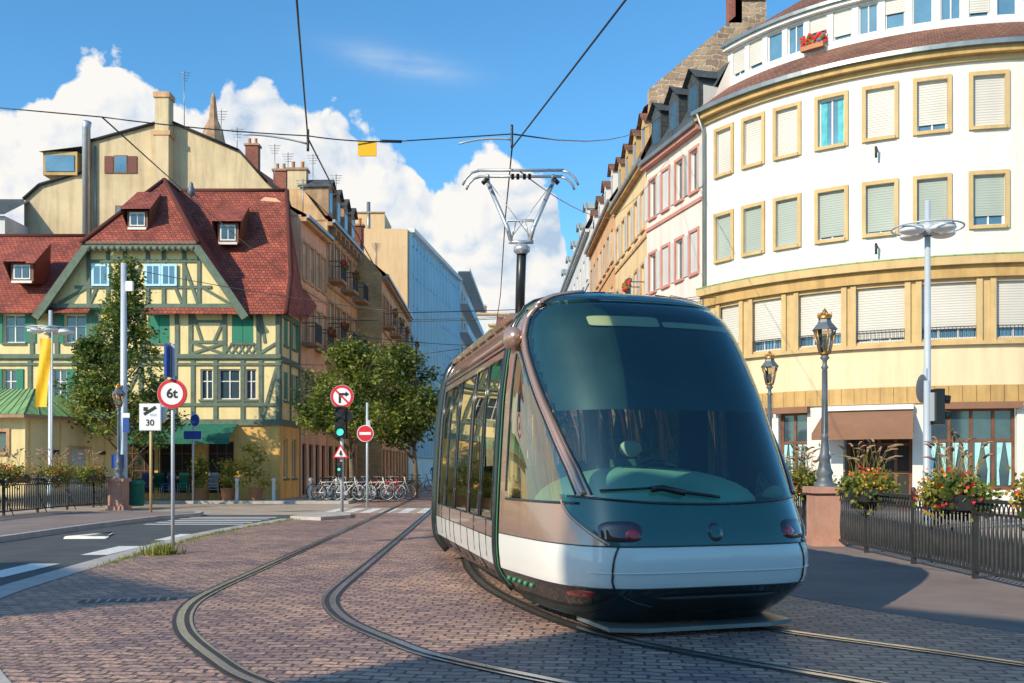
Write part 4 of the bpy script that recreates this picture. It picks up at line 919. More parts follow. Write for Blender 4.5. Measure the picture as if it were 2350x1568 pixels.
# ================================================================== TRAM
TAB=[(.10,1.00,1.82,4),(.16,1.06,1.93,4.2),(.26,1.15,2.04,4.4),(.36,1.23,2.12,4.6),(.44,1.265,2.17,4.8),(.6,1.285,2.22,4.8),(.8,1.285,2.20,4.5),(1.15,1.27,2.06,4.0),(1.6,1.245,1.84,3.6),(2.1,1.21,1.56,3.3),(2.5,1.155,1.28,3.1),(2.75,1.10,1.07,3.0),(2.9,1.02,.88,2.9),(3.0,.88,.66,2.8),(3.07,.6,.34,2.6),(3.1,.02,.02,2.5)]
def ZS(z): return z if z<.8 else .8+(z-.8)*1.085
def lin(z,c):
    if z<=TAB[0][0]: return TAB[0][c]
    for i in range(len(TAB)-1):
        if z<=TAB[i+1][0]:
            t=(z-TAB[i][0])/(TAB[i+1][0]-TAB[i][0]); return TAB[i][c]*(1-t)+TAB[i+1][c]*t
    return TAB[-1][c]
def prm(z):
    if z>2.92: k=.02
    else: k=min(.12,(3.1-z)*.6)
    if z<.5: k=.03
    return [sum(lin(z+k*o,c) for o in (-1,-.5,0,.5,1))/5 for c in (1,2,3)]
def surfxz(x,z):
    w,n,m_=prm(z); a=min(1,abs(x)/w); return n*(1-a**m_)**(1/m_)
def surfyz(y,z):
    w,n,m_=prm(z); a=min(1,max(0,y)/n); return w*(1-a**m_)**(1/m_)
def fb(z):  # rear edge of windshield (distance forward of the cab joint)
    pts=[(.7,2.02),(1.1,1.88),(1.4,1.62),(1.8,1.22),(2.2,.80),(2.45,.54),(2.62,.40),(2.8,.34),(2.95,.38),(3.2,.48)]
    for i in range(len(pts)-1):
        if z<=pts[i+1][0]:
            t=(z-pts[i][0])/(pts[i+1][0]-pts[i][0]); return pts[i][1]*(1-t)+pts[i+1][1]*t
    return .2
tram=B('tram',(0,0,0))
zs=[.10,.13,.16,.2,.26,.31,.36,.4,.43]+[.43+.36*k/8 for k in range(1,9)]+[.79+.34*k/14 for k in range(1,15)]+[1.13+1.37*k/70 for k in range(1,71)]+[2.5+.4*k/26 for k in range(1,27)]+[2.9+.2*k/24 for k in range(1,25)]
NC=190
hd=math.radians(18); SX,SY=1.085,10.64
def cabw(x,yf,z): # local: x to the image right, yf forward
    c,s_=math.cos(hd),math.sin(hd); return (SX+x*c+yf*s_, SY+x*s_-yf*c, ZS(z))
grid=[]
for z in zs:
    w,n,m_=prm(z); row=[]
    for k in range(NC+1):
        t=math.pi*k/NC; cx=-math.cos(t); sy=math.sin(t)
        row.append((w*math.copysign(abs(cx)**(2/m_),cx), n*max(0,sy)**(2/m_), z))
    grid.append(row)
def shx(z): # half width of the dark front panel
    t=(z-.79)/.34; return .93+.24*(1-(1-min(1,max(0,t)))**2)
sets={}
for i in range(len(zs)-1):
    for k in range(NC):
        q=[grid[i][k],grid[i][k+1],grid[i+1][k+1],grid[i+1][k]]
        x=sum(p[0] for p in q)/4; y=sum(p[1] for p in q)/4; z=sum(p[2] for p in q)/4
        zb=1.115+.07*(x/1.2)**2
        if z<.43: m_='under'
        elif z<.79: m_='bumper'
        elif z>zb and y>fb(z): m_='wind'
        elif z<=zb and abs(x)<shx(z) and y>1.2: m_='teals'
        elif 1.12<z and .2<y<fb(z)-.10-.03*z: m_='sideg'
        else: m_='bronze'
        sets.setdefault(m_,[]).append((i,k))
names={'under':'cab_underframe','bumper':'cab_bumper','wind':'windshield','teals':'front_panel','sideg':'cab_side_windows','bronze':'cab_body'}
for m_,L_ in sets.items():
    idx={};vs=[];fs=[]
    for i,k in L_:
        f_=[]
        for a in ((i,k),(i,k+1),(i+1,k+1),(i+1,k)):
            if a not in idx: idx[a]=len(vs); vs.append(cabw(*grid[a[0]][a[1]]))
            f_.append(idx[a])
        fs.append(f_)
    tram.add(names[m_],m_,vs,fs,True,False)
def PS(sgn,y,z,o=0): return cabw(sgn*(surfyz(y,z)+o),y+o*.3,z)
def PF(x,z,o=.003): return cabw(x,surfxz(x,z)+o,z)
for sg in (-1,1):
    zz=[1.19+(3.07-1.19)*k/90 for k in range(91)]
    tram.tube('windshield_seal','under',[PS(sg,fb(z),z,.002) for z in zz if fb(z)<prm(z)[1]],.013,6)
    tram.tube('windshield_pillar_trim','bronze',[PS(sg,fb(z)-.06,z,.006) for z in zz if fb(z)-.06<prm(z)[1]],.030,8)
    tram.tube('side_window_seal','under',[PS(sg,fb(z)-.105-.03*z,z,.002) for z in zz if 1.12<z<2.5 and fb(z)-.105-.03*z>.2],.011,6)
    tram.tube('side_window_seal','under',[PS(sg,.2,z,.002) for z in zz if z<2.48],.014,6)
    tram.tube('side_window_seal','under',[PS(sg,y_,1.12,.002) for y_ in [.2+(fb(1.12)-.34)*k/14 for k in range(15)]],.013,6)
    tram.tube('panel_joint','under',[PS(sg,2.0+.10*math.sin((z-.2)*3),z,.002) for z in [.2+.59*k/12 for k in range(13)]],.010,5)
    tram.tube('cab_skirt_joint','under',[PS(sg,y_,.79,.001) for y_ in [.02+1.95*k/14 for k in range(15)]],.006,5)
    tram.tube('front_panel_edge','bronze',[PF(sg*shx(z),z,.004) for z in [.80+.36*k/16 for k in range(17)]],.017,6)
tram.tube('windshield_seal','under',[PF(x,1.115+.07*(x/1.2)**2) for x in [-1.14+2.28*k/50 for k in range(51)]],.012,6)
tram.tube('panel_joint','under',[PF(x,.79) for x in [-1.15+2.3*k/50 for k in range(51)]],.007,6)
tram.tube('panel_joint','under',[PF(x,.43) for x in [-1.15+2.3*k/50 for k in range(51)]],.007,6)
tram.tube('lower_crease','bumper',[PF(x,.565) for x in [-1.1+2.2*k/50 for k in range(51)]],.006,6)
def patch(part,m_,x0,z0,rx,rz,o,p=2.4,oe=-.005):
    vs=[PF(x0,z0,o)]; n=40; fs=[]
    for rr in (.5,.85,1):
        for k in range(n):
            a=2*math.pi*k/n; c,s_=math.cos(a),math.sin(a)
            vs.append(PF(x0+rx*rr*math.copysign(abs(c)**(2/p),c),z0+rz*rr*math.copysign(abs(s_)**(2/p),s_),o if rr<1 else oe))
    for k in range(n): fs.append([0,1+k,1+(k+1)%n])
    for r_ in range(2):
        for k in range(n): fs.append([1+r_*n+k,1+(r_+1)*n+k,1+(r_+1)*n+(k+1)%n,1+r_*n+(k+1)%n])
    tram.add(part,m_,vs,fs,True,False)
for sg in (-.84,.84): patch('headlight_housing','headl',sg,.905,.175,.085,.012,3); patch('tail_lens','redl',sg*.98+.06*(1 if sg<0 else -1),.885,.06,.045,.022,2)
patch('round_badge_rim','headl',0,.895,.078,.078,.010,2); patch('round_badge','teals',0,.895,.062,.062,.014,2)
for sg in (-1.08,1.08): patch('marker_lamp','redl',sg,.365,.07,.035,.012)
patch('lower_grille','black',.05,.27,.62,.09,.03,8)
patch('painted_reflection','creamlow',-.35,2.70,.35,.05,-.035,8,-.035); patch('painted_reflection','creamlow',.45,2.68,.42,.028,-.035,8,-.035)  # cream strips set behind the windshield, imitating a pale reflection in the glass
tram.add('track_guard','gutter',[cabw(x,y_,z) for z in (.05,.085) for x,y_ in ((-.9,1.2),(-.9,1.95),(-.6,2.08),(.6,2.08),(.9,1.95),(.9,1.2))],[[0,1,2,3,4,5],[11,10,9,8,7,6]]+[[i,6+i,6+(i+1)%6,(i+1)%6] for i in range(6)])
tram.quad('cab_floor','seat',*[cabw(x,y_,.3) for x,y_ in ((-1,0),(-1,1.6),(1,1.6),(1,0))])
tram.tube('wiper','black',[PF(-.95+.42*k/6, 1.225+.02*k/6,.03) for k in range(7)],.012,6); tram.tube('wiper','black',[PF(-.53+.62*k/8,1.245-.075*k/8,.03) for k in range(9)],.016,6)
tram.tube('wiper','black',[PF(-.55,1.235,.05),PF(-.45,1.245,.05),PF(-.25,1.205,.05)],.03,6)
vs=[];fs=[];nz=30;nx=60
for j in range(nz+1):
    z=1.90+(2.99-1.90)*j/nz; w,n,m_=prm(z); w-=.04;n-=.05
    for k in range(nx+1):
        t=math.pi*(.04+.92*k/nx); cx=-math.cos(t); vs.append(cabw(w*math.copysign(abs(cx)**(2/m_),cx),max(.0,n*math.sin(t)**(2/m_)),z-.01))
for j in range(nz):
    for k in range(nx): fs.append([j*(nx+1)+k,j*(nx+1)+k+1,(j+1)*(nx+1)+k+1,(j+1)*(nx+1)+k])
def okf(f_):
    c=sum((Vector(vs[i]) for i in f_),Vector())/4; dx,dy=c.x-SX,c.y-SY; yf=dx*math.sin(hd)-dy*math.cos(hd); zz=.8+(c.z-.8)/1.085; return yf>fb(zz)+.02
tram.add('sun_blind','blind',vs,[f_ for f_ in fs if okf(f_)],True,False)
vs=[];fs=[]
for j in range(9):
    a=j/8*math.pi/2
    for k in range(33):
        t=math.pi*k/32; r=math.cos(a); xx=-1.1*math.cos(t)*r; yy=.55+1.2*(max(0,math.sin(t))**.7)*r
        vs.append(cabw(xx,yy,1.08+.34*math.sin(a)))
for j in range(8):
    for k in range(32): fs.append([j*33+k,j*33+k+1,(j+1)*33+k+1,(j+1)*33+k])
tram.add('dashboard','dash',vs,fs,True,False)
cx_,cy_,_=cabw(0,.55,0); tram.box('dash_base','under',(cx_,cy_,.7),(1.9,.5,.75),hd)
px_,py_,_=cabw(.15,.1,0); tram.box('driver_seat','seat',(px_,py_,1.2),(.42,.12,.7),hd); tram.ell('seat_headrest','lining',(px_,py_,1.66),(.12,.06,.09))
px_,py_,_=cabw(1.0,-.1,0); tram.box('cab_partition','dark',(px_,py_,1.6),(.35,.05,2.3),hd); px_,py_,_=cabw(-1.05,-.1,0); tram.box('cab_partition','lining',(px_,py_,1.6),(.2,.05,2.3),hd)
tram.tube('steering_console','black',[cabw(-.15,.9,1.40),cabw(0,.95,1.46),cabw(.25,.9,1.42)],.03,8)
tram.ell('side_camera_pod','bronze',PS(-1,.12,2.62,.05),(.10,.17,.12),14,10,hd); tram.ell('side_camera_pod','bronze',PS(1,.12,2.62,.05),(.10,.17,.12),14,10,hd)
def module(ox,oy,ang,y0,L,wins,nm):
    c,s_=math.cos(ang),math.sin(ang)
    def W(x,y,z): return (ox+x*c-y*s_,oy+x*s_+y*c,ZS(z))
    zl=[.2,.3,.43,.55,.72,.90,1.1,1.3,1.5,1.7,1.9,2.1,2.3,2.48,2.6,2.68,2.75,2.82,2.88,2.93,2.97,3.0,3.03,3.06,3.08,3.1]
    sec=[(-prm(z)[0],z) for z in zl]; sec=sec+[(-a,z) for a,z in sec[::-1]][1:]
    ys=sorted(set([y0,y0+L]+[v for w in wins for v in w]))
    P={}
    for i in range(len(sec)-1):
        z=(sec[i][1]+sec[i+1][1])/2
        for j in range(len(ys)-1):
            ym=(ys[j]+ys[j+1])/2
            m_='under' if z<.43 else 'bumper' if z<.72 else 'bronze'
            if .9<z<2.48 and any(a<ym<e for a,e in wins): m_='sideg'
            q=[W(sec[i][0],ys[j+1],sec[i][1]),W(sec[i][0],ys[j],sec[i][1]),W(sec[i+1][0],ys[j],sec[i+1][1]),W(sec[i+1][0],ys[j+1],sec[i+1][1])]
            P.setdefault(m_,[]).append(q)
    for m_,Q in P.items():
        idx={};vs=[];fs=[]
        for q in Q:
            f_=[]
            for p in q:
                k=tuple(round(t,4) for t in p)
                if k not in idx: idx[k]=len(vs); vs.append(p)
                f_.append(idx[k])
            fs.append(f_)
        tram.add(nm+{'under':'_underframe','bumper':'_skirt','bronze':'_body','sideg':'_windows'}[m_],m_,vs,fs,True,False)
    for sg in (-1,1):
        for a,e in wins:
            for y in (a,e): tram.tube('window_seals','under',[W(sg*(prm(z)[0]+.003),y,z) for z in (.9,1.3,1.7,2.1,2.48)],.014,5)
            for z in (.9,2.48): tram.tube('window_seals','under',[W(sg*(prm(z)[0]+.003),a,z),W(sg*(prm(z)[0]+.003),e,z)],.014,5)
            tram.tube('door_joints','under',[W(sg*(prm(z)[0]+.003),(a+e)/2,z) for z in (.3,.5,.72,.9)],.005,4)
            for y in (a-.04,): tram.tube('skirt_joints','under',[W(sg*(prm(z)[0]+.003),y,z) for z in (.3,.43,.55,.72)],.005,4)
        tram.tube('skirt_line','under',[W(sg*(prm(.72)[0]+.001),y0,.72),W(sg*(prm(.72)[0]+.001),y0+L,.72)],.006,4)
        tram.tube('cantrail','bronze',[W(sg*(prm(2.66)[0]+.01),y0+.1,2.66),W(sg*(prm(2.66)[0]+.01),y0+L-.1,2.66)],.03,6)
        tram.tube('cantrail_joint','under',[W(sg*(prm(2.58)[0]+.004),y0+.1,2.58),W(sg*(prm(2.58)[0]+.004),y0+L-.1,2.58)],.010,6)
        k=y0+.3
        while k<y0+L-.4:
            p=W(sg*.98,k+.3,2.93); tram.box('roof_panels','bronze',p,(.12,.52,.07),ang); k+=.62
    tram.quad(nm+'_floor','lining',W(-1.1,y0,.36),W(1.1,y0,.36),W(1.1,y0+L,.36),W(-1.1,y0+L,.36))
    tram.quad(nm+'_ceiling','lining',W(-.9,y0,2.80),W(.9,y0,2.80),W(.9,y0+L,2.80),W(-.9,y0+L,2.80))
    for y in [y0+.8+1.1*k for k in range(int(L/1.1)-1)]:
        for x in (-.8,.8):
            p=W(x,y,.85); tram.box('seats','seat',p,(.7,.4,.12),ang); p=W(x,y+.22,1.15); tram.box('seats','seat',p,(.7,.08,.6),ang)
        tram.tube('grab_poles','gold',[W(-.45,y,.36),W(-.45,y,2.8)],.018,6)
    return W
W1=module(SX,SY,math.radians(11),.08,5.2,[(.22,.98),(1.1,1.86),(2.05,3.15),(3.3,4.1),(4.2,5.0)],'front_module')
oj=W1(0,5.3,0)
W2=module(oj[0],oj[1],math.radians(4.5),.15,7.5,[(.3,1.3),(1.4,2.4),(2.6,4.2),(4.4,6),(6.2,7.2)],'middle_module')
oj2=W2(0,7.75,0)
W3=module(oj2[0],oj2[1],math.radians(1.5),.1,7.5,[(.3,1.3),(1.4,2.4),(2.6,4.2),(4.4,6),(6.2,7.2)],'rear_module')
zr=[.2+.05*k for k in range(58)]+[3.08]
for o,r_,m_ in ((.04,.045,'under'),(-.005,.008,'gline'),(.09,.012,'bronze')):
    pl=[(-prm(z)[0],z) for z in zr]+[(0,3.1)]+[(prm(z)[0],z) for z in zr[::-1]]
    a_=math.radians(14); tram.tube('articulation_ring',m_,[(SX+x*math.cos(a_)-o*math.sin(a_),SY+x*math.sin(a_)+o*math.cos(a_),ZS(z)) for x,z in pl],r_,6)
for oo in (oj,oj2):
    tram.tube('articulation_ring','under',[(oo[0]+x*math.cos(.13),oo[1]+x*math.sin(.13),ZS(z)) for x,z in [(-prm(z)[0]*.98,z) for z in zr]+[(prm(z)[0]*.98,z) for z in zr[::-1]]],.11,6)
for k in range(5):
    tram.ell('skirt_marker_lights','gline',PS(-1,.15+.17*k,.34,.0),(.03,.04,.03),10,6)
p=W1(0,2.6,3.10); tram.box('roof_equipment','bronze',p,(1.0,2.0,.10),math.radians(11))
for (x,y_) in ((-.72,.9),(.72,.9)):
    c0=cabw(x,y_,.3); tram.tube('wheels','iron',[(c0[0]-.05,c0[1]-.02,.30),(c0[0]+.05,c0[1]+.02,.30)],.28,20)
tram.done()
b=B('pantograph',(.0,15.3,3.2)); X0,Y0=.13,15.3
b.tube('lower_arm','black',[(X0-.02,Y0+.4,3.25),(X0+.0,Y0+.2,4.2),(X0+.02,Y0,4.82)],.075,10)
b.box('base_frame','black',(X0,Y0+.4,3.32),(.9,1.2,.12)); b.lathe('knuckle','steel',(X0+.02,Y0,4.74),[(.08,0),(.13,.05),(.13,.10),(.08,.15)],12)
b.tube('cross_bar','steel',[(X0-.18,Y0,4.93),(X0+.2,Y0,4.93)],.03,8)
b.tube('cross_bar','steel',[(X0-.22,Y0,5.16),(X0-.2,Y0,5.26),(X0+.2,Y0,5.26),(X0+.22,Y0,5.16)],.022,6)
for s_ in (-1,1):
    b.tube('upper_arms','steel',[(X0+s_*.14,Y0,4.93),(X0+s_*.2,Y0,5.15),(X0+s_*.50,Y0+.1,5.86)],.034,8)
    b.tube('stay_wires','steel',[(X0+s_*.14,Y0,4.95),(X0+s_*.07,Y0,5.25)],.014,6)
    b.tube('arm_hinges','steel',[(X0+s_*.5,Y0-.16,5.9),(X0+s_*.5,Y0+.16,5.9)],.03,8)
    b.tube('head_horns','steel',[(X0+s_*.62,Y0-.16,5.98),(X0+s_*.74,Y0-.16,5.95),(X0+s_*.83,Y0-.16,5.86),(X0+s_*.88,Y0-.16,5.76)],.02,6)
    b.tube('head_horns','steel',[(X0+s_*.62,Y0+.16,5.98),(X0+s_*.72,Y0+.16,5.95),(X0+s_*.80,Y0+.16,5.87),(X0+s_*.84,Y0+.16,5.78)],.02,6)
    b.tube('head_spring','black',[(X0+s_*.5,Y0-.1,5.88),(X0+s_*.58,Y0-.1,5.8)],.035,8)
    b.tube('carbon_strips','steel',[(X0-.66,Y0+s_*.16,5.985),(X0+.66,Y0+s_*.16,5.985)],.024,8)
for k in (-.12,-.04,.06,.14): b.tube('head_mount','black',[(X0+k,Y0-.05,5.88),(X0+k,Y0-.05,5.96)],.028,6)
b.tube('thin_stays','steel',[(X0-.14,Y0,5.0),(X0+.48,Y0+.05,5.84)],.006,4); b.tube('thin_stays','steel',[(X0+.16,Y0,5.0),(X0-.46,Y0+.05,5.84)],.006,4)
b.done()
b=B('overhead_wires',(0,14,6))
def wire(P,r=.012,sag=0,m_='black',part='wires'):
    pts=[]
    for i in range(len(P)-1):
        a,c=Vector(P[i]),Vector(P[i+1])
        for k in range(9):
            t=k/8; pts.append(a.lerp(c,t)-Vector((0,0,sag*4*t*(1-t))))
    b.tube(part,m_,pts,r,5)
wire([(1.9,7.6,6.03),(1.12,9.7,6.03),(.0,14.2,6.02)],.012); wire([(.0,14.2,6.02),(-.12,18,6.0),(-.3,26,6.0),(-.8,40,6.0)],.012); wire([(-.8,40,6),(-1.6,60,6),(-2.4,80,6)],.012)
wire([(-1.3,6.5,6.03),(-2.1,9.7,6.03),(-2.83,13.8,6.03)],.012); wire([(-2.83,13.8,6.03),(-3.0,19,6.0),(-3.3,31,6.0),(-4.2,53,6),(-5.3,80,6)],.012)
wire([(-17,15.5,8.4),(-5.6,13.6,6.25)],.009,.15); wire([(-5.6,13.6,6.25),(-2.83,13.8,6.06),(-1.6,14,6.05)],.009,.03); wire([(-1.6,14,6.05),(0,14.2,6.22)],.009); wire([(0,14.2,6.22),(6.45,42.5,16.6)],.012,.5)
wire([(-5.6,13.6,6.25),(-10.1,44.2,10.1)],.011,.1)
wire([(0,14.2,6.02),(0,14.2,6.35)],.02); wire([(-2.83,13.8,5.85),(-2.83,13.8,6.15)],.02); wire([(0,14.2,6.14),(-.75,14.1,6.05)],.015,-.04,'greypole'); wire([(-2.83,13.8,5.95),(-3.7,13.7,6.05)],.015,-.03,'greypole')
wire([(-1.85,13.98,6.045),(-1.55,14,6.045)],.022)
wire([(-10,46.5,8.6),(7.5,38.9,8.2)],.013,.5); wire([(-10,50,9),(6.0,46,9)],.016,.4); wire([(-9.6,56,9),(5.4,60,9)],.016,.4); wire([(-14,35.9,8.7),(-3.4,31,6.3),(8,38,8)],.013,.1)
wire([(.1,15.2,6.0),(3.2,32,9.5),(6.6,42,14.5)],.010,.2); wire([(-10.2,45,6.2),(-4,40,6.0),(7.6,38.6,8)],.012,.2)
b.quad('yellow_plate','yellow',(-2.16,13.95,5.83),(-1.9,13.95,5.83),(-1.9,13.95,6.04),(-2.16,13.95,6.04)); b.quad('yellow_plate','yellow',(-2.16,13.97,5.83),(-2.16,13.97,6.04),(-1.9,13.97,6.04),(-1.9,13.97,5.83))
b.done()
b=B('pigeon',(-6.62,20.55,7.1)); x,y,z=-6.62,20.55,7.14
b.lathe('body','lampgrey',(x,y,z),[(.01,-.09),(.055,-.05),(.075,.02),(.06,.1),(.035,.15),(.04,.18),(.02,.215),(.005,.22)],12)
b.add('tail','iron',[(x+.02,y-.03,z-.02),(x+.02,y+.03,z-.02),(x+.17,y+.04,z-.12),(x+.17,y-.04,z-.12),(x+.03,y,z+.06)],[[0,1,2,3],[0,3,4],[1,4,2],[3,2,4]]); b.add('beak','sand',[(x-.035,y-.008,z+.19),(x-.035,y+.008,z+.19),(x-.07,y,z+.18),(x-.03,y,z+.2)],[[0,1,2],[0,2,3],[1,3,2]])
b.tube('legs','red',[(x,y-.015,z-.05),(x,y-.015,z-.12)],.006,4); b.done()
def person(x,y,shirt,name='pedestrian'):
    V=[(0,0,.95),(0,0,1.15),(0,-.01,1.38),(0,-.02,1.5),(0,-.03,1.62),(.19,-.01,1.40),(.25,.06,1.12),(.24,-.06,.88),(-.19,-.01,1.40),(-.25,-.10,1.14),(-.24,-.24,.94),(.1,0,.9),(.11,-.16,.5),(.11,-.12,.08),(.11,-.26,.05),(-.1,0,.9),(-.11,.08,.5),(-.11,.24,.1),(-.11,.12,.04)]
    E=[(0,1),(1,2),(2,3),(3,4),(2,5),(5,6),(6,7),(2,8),(8,9),(9,10),(0,11),(11,12),(12,13),(13,14),(0,15),(15,16),(16,17),(17,18)]
    Rr=[.15,.13,.15,.055,.10,.065,.048,.035,.065,.048,.035,.09,.062,.045,.035,.09,.062,.045,.035]
    me=bpy.data.meshes.new('figure'); me.from_pydata(V,E,[]); o=bpy.data.objects.new(name,me); scene.collection.objects.link(o); o.location=(x,y,.05)
    o.modifiers.new('skin','SKIN'); sl=me.skin_vertices[0] if me.skin_vertices else None
    if sl is None:
        bpy.context.view_layer.objects.active=o; bpy.ops.mesh.customdata_skin_add(); sl=me.skin_vertices[0]
    for i,r in enumerate(Rr): sl.data[i].radius=(r,r*.8)
    sl.data[0].use_root=True
    ss=o.modifiers.new('sub','SUBSURF'); ss.levels=1; ss.render_levels=2
    m,nt,bs=_nt('clothes_'+name); N=nt.nodes; tc=N.new('ShaderNodeTexCoord'); sp=N.new('ShaderNodeSeparateXYZ'); nt.links.new(tc.outputs['Object'],sp.inputs[0])
    rp=N.new('ShaderNodeValToRGB'); rp.color_ramp.interpolation='CONSTANT'; d=N.new('ShaderNodeMath'); d.operation='DIVIDE'; d.inputs[1].default_value=1.8; nt.links.new(sp.outputs['Z'],d.inputs[0]); nt.links.new(d.outputs[0],rp.inputs[0]); nt.links.new(rp.outputs[0],bs.inputs['Base Color'])
    cr=rp.color_ramp; cr.elements[0].color=(.02,.02,.02,1); cr.elements[1].position=.06; cr.elements[1].color=(.02,.03,.06,1)
    for p_,c_ in ((.53,shirt),(.82,(.45,.25,.17)),(.94,(.05,.03,.02))): e=cr.elements.new(p_); e.color=c4(c_)
    me.materials.append(m)
person(-6.3,80,(.02,.08,.35)); person(-5.9,83,(.3,.05,.05))

# ================================================================== WORLD
w=bpy.data.worlds.new("World"); scene.world=w; w.use_nodes=True; nt=w.node_tree; N=nt.nodes; L=nt.links
bg=N['Background']; out=N['World Output']
sky=N.new('ShaderNodeTexSky'); sky.sky_type='NISHITA'; sky.sun_disc=False; sky.sun_elevation=EL; sky.sun_rotation=math.radians(225); sky.air_density=1.0; sky.dust_density=.5; sky.ozone_density=1.6
tn=N.new('ShaderNodeMix'); tn.data_type='RGBA'; tn.blend_type='MULTIPLY'; tn.inputs[0].default_value=1; tn.inputs[7].default_value=(.80,1.28,1.50,1); L.new(sky.outputs[0],tn.inputs[6])
hs=N.new('ShaderNodeHueSaturation'); hs.inputs['Saturation'].default_value=1.06; hs.inputs['Value'].default_value=1.0; L.new(tn.outputs[2],hs.inputs['Color'])
L.new(hs.outputs[0],bg.inputs[0]); bg.inputs[1].default_value=.145
def mth(op,a,b_=None,c=None,clamp=False):
    n=N.new('ShaderNodeMath'); n.operation=op; n.use_clamp=clamp
    for i,v in enumerate((a,b_,c)):
        if v is None: continue
        if isinstance(v,(int,float)): n.inputs[i].default_value=v
        else: L.new(v,n.inputs[i])
    return n.outputs[0]
tc=N.new('ShaderNodeTexCoord'); D=tc.outputs['Generated']; sp=N.new('ShaderNodeSeparateXYZ'); L.new(D,sp.inputs[0])
az=mth('ARCTAN2',sp.outputs[0],sp.outputs[1])
hz=mth('SQRT',mth('ADD',mth('MULTIPLY',sp.outputs[0],sp.outputs[0]),mth('MULTIPLY',sp.outputs[1],sp.outputs[1])))
el=mth('DIVIDE',sp.outputs[2],mth('MAXIMUM',hz,.001))
fc=N.new('ShaderNodeFloatCurve'); cu=fc.mapping.curves[0]
prof=[(-.75,.22),(-.6,.30),(-.475,.325),(-.444,.345),(-.391,.380),(-.36,.365),(-.326,.35),(-.30,.34),(-.28,.36),(-.254,.378),(-.222,.358),(-.2,.35),(-.18,.358),(-.15,.345),(-.12,.338),(-.094,.31),(-.0765,.30),(-.0416,.33),(-.011,.328),(.011,.30),(.037,.28),(.059,.21),(.098,.12),(.2,.05),(.45,.04),(.75,.04)]
cu.points[0].location=((prof[0][0]+.75)/1.5,prof[0][1]*2); cu.points[1].location=((prof[-1][0]+.75)/1.5,prof[-1][1]*2)
for a,e in prof[1:-1]: cu.points.new((a+.75)/1.5,e*2)
fc.mapping.update()
L.new(mth('DIVIDE',mth('ADD',az,.75),1.5,clamp=True),fc.inputs['Value'])
top=mth('MULTIPLY',fc.outputs[0],.5)
cx=N.new('ShaderNodeCombineXYZ'); L.new(az,cx.inputs[0]); L.new(el,cx.inputs[1]); AE=cx.outputs[0]
wn=N.new('ShaderNodeTexNoise'); wn.noise_dimensions='2D'; wn.inputs['Scale'].default_value=9; wn.inputs['Detail'].default_value=4; L.new(AE,wn.inputs['Vector'])
wv=N.new('ShaderNodeVectorMath'); wv.operation='MULTIPLY_ADD'; wv.inputs[1].default_value=(.045,.045,0); L.new(wn.outputs['Color'],wv.inputs[0]); L.new(AE,wv.inputs[2]); AW=wv.outputs[0]
def billow(vec):
    acc=None
    for sc,am in ((13,.5),(29,.27),(66,.14)):
        v=N.new('ShaderNodeTexVoronoi'); v.voronoi_dimensions='2D'; v.feature='F1'; v.inputs['Scale'].default_value=sc; L.new(vec,v.inputs['Vector'])
        d2=mth('MULTIPLY',v.outputs['Distance'],v.outputs['Distance'])
        t=mth('MULTIPLY',mth('SUBTRACT',.5,d2),am)
        acc=t if acc is None else mth('ADD',acc,t)
    n=N.new('ShaderNodeTexNoise'); n.noise_dimensions='2D'; n.inputs['Scale'].default_value=18; n.inputs['Detail'].default_value=8; n.inputs['Roughness'].default_value=.66; L.new(vec,n.inputs['Vector'])
    return mth('ADD',acc,mth('MULTIPLY',mth('SUBTRACT',n.outputs['Fac'],.5),.55))
B0=billow(AW)
va=N.new('ShaderNodeVectorMath'); va.operation='ADD'; va.inputs[1].default_value=(-.010,.011,0); L.new(AW,va.inputs[0]); B1=billow(va.outputs[0])
dens=mth('ADD',mth('SUBTRACT',top,el),mth('MULTIPLY',mth('SUBTRACT',B0,.26),.085))
mask=mth('DIVIDE',dens,.007,clamp=True)
bn=N.new('ShaderNodeTexNoise'); bn.noise_dimensions='2D'; bn.inputs['Scale'].default_value=7; bn.inputs['Detail'].default_value=3; L.new(AE,bn.inputs['Vector'])
sh=mth('MULTIPLY',mth('SUBTRACT',B0,B1),1.7)
sh=mth('ADD',sh,.64)
sh=mth('ADD',sh,mth('MULTIPLY',mth('SUBTRACT',bn.outputs['Fac'],.5),1.2))
sh=mth('ADD',sh,mth('MULTIPLY',mth('SUBTRACT',.09,dens),.7),clamp=True)
cr=N.new('ShaderNodeValToRGB'); cr.color_ramp.elements[0].color=(.48,.62,.80,1); cr.color_ramp.elements[0].position=.10; cr.color_ramp.elements[1].color=(1.0,.975,.93,1); cr.color_ramp.elements[1].position=.78
e=cr.color_ramp.elements.new(.45); e.color=(.80,.85,.91,1)
L.new(sh,cr.inputs[0])
cb_=N.new('ShaderNodeBackground'); cb_.inputs[1].default_value=.98; L.new(cr.outputs[0],cb_.inputs[0])
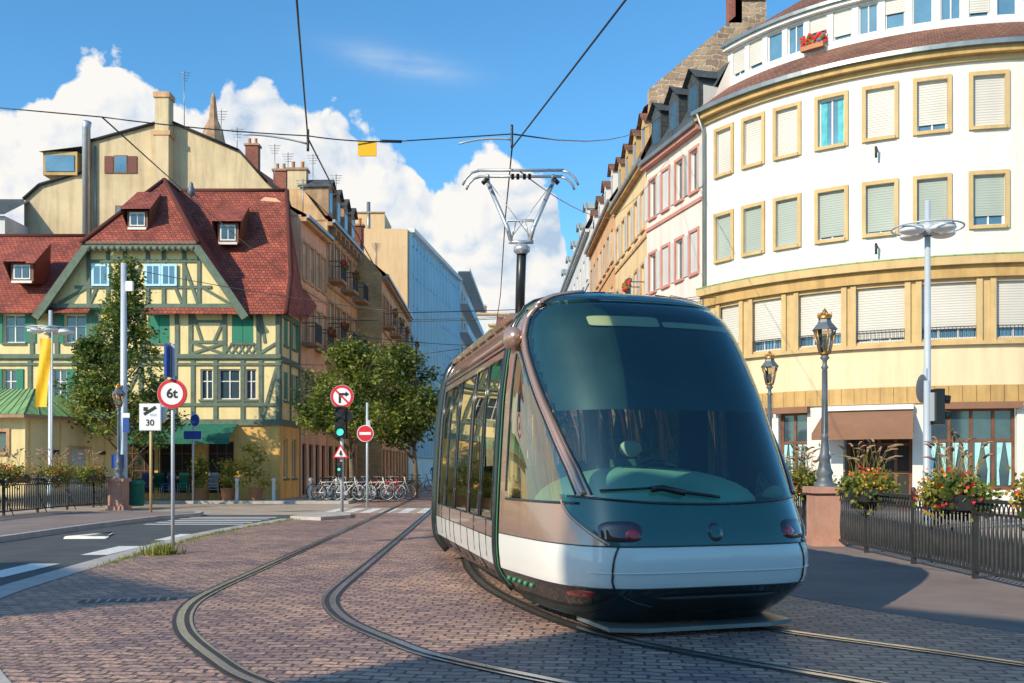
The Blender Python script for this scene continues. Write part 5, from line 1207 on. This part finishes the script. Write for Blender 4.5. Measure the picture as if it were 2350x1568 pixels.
# thin wisp: stretched noise with a very soft falloff
wm=N.new('ShaderNodeMapping'); wm.inputs['Scale'].default_value=(10,60,1); wm.inputs['Rotation'].default_value=(0,0,.15); L.new(AE,wm.inputs['Vector'])
w2=N.new('ShaderNodeTexNoise'); w2.noise_dimensions='2D'; w2.inputs['Scale'].default_value=1; w2.inputs['Detail'].default_value=5; L.new(wm.outputs[0],w2.inputs['Vector'])
ww=mth('ADD',mth('POWER',mth('ABSOLUTE',mth('DIVIDE',mth('ADD',az,.108),.05)),2),mth('POWER',mth('ABSOLUTE',mth('DIVIDE',mth('SUBTRACT',mth('ADD',el,mth('MULTIPLY',az,.15)),.388),.012)),2))
wf=mth('DIVIDE',1,mth('ADD',1,mth('MULTIPLY',ww,ww)))
wisp=mth('MULTIPLY',mth('MULTIPLY',wf,w2.outputs['Fac']),.5)
front=mth('GREATER_THAN',sp.outputs[1],0)
fade=mth('DIVIDE',mth('ADD',el,.02),.16,clamp=True)
mk_=mth('MULTIPLY',mth('MULTIPLY',mask,front),mth('ADD',mth('MULTIPLY',fade,.7),.3))
mk_=mth('MAXIMUM',mk_,mth('MULTIPLY',wisp,front))
ms=N.new('ShaderNodeMixShader'); L.new(mk_,ms.inputs[0]); L.new(bg.outputs[0],ms.inputs[1]); L.new(cb_.outputs[0],ms.inputs[2]); L.new(ms.outputs[0],out.inputs[0])
w.cycles.sampling_method='MANUAL'; w.cycles.sample_map_resolution=256
sd=bpy.data.lights.new('sun','SUN'); sd.energy=5.0; sd.angle=math.radians(.5); sd.color=(1,.85,.63)
so=bpy.data.objects.new('sun',sd); scene.collection.objects.link(so); so.location=(-20,-20,30)
dv=Vector((math.sin(AZ)*math.cos(EL),math.cos(AZ)*math.cos(EL),-math.sin(EL))); so.rotation_euler=dv.to_track_quat('-Z','Y').to_euler()
cd=bpy.data.cameras.new('camera'); cd.lens=35; cd.sensor_width=36; cd.shift_y=.124; cd.clip_end=3000; cd.clip_start=.1
co=bpy.data.objects.new('camera',cd); scene.collection.objects.link(co); co.location=(0,0,1.45); co.rotation_euler=(math.pi/2,0,0); scene.camera=co
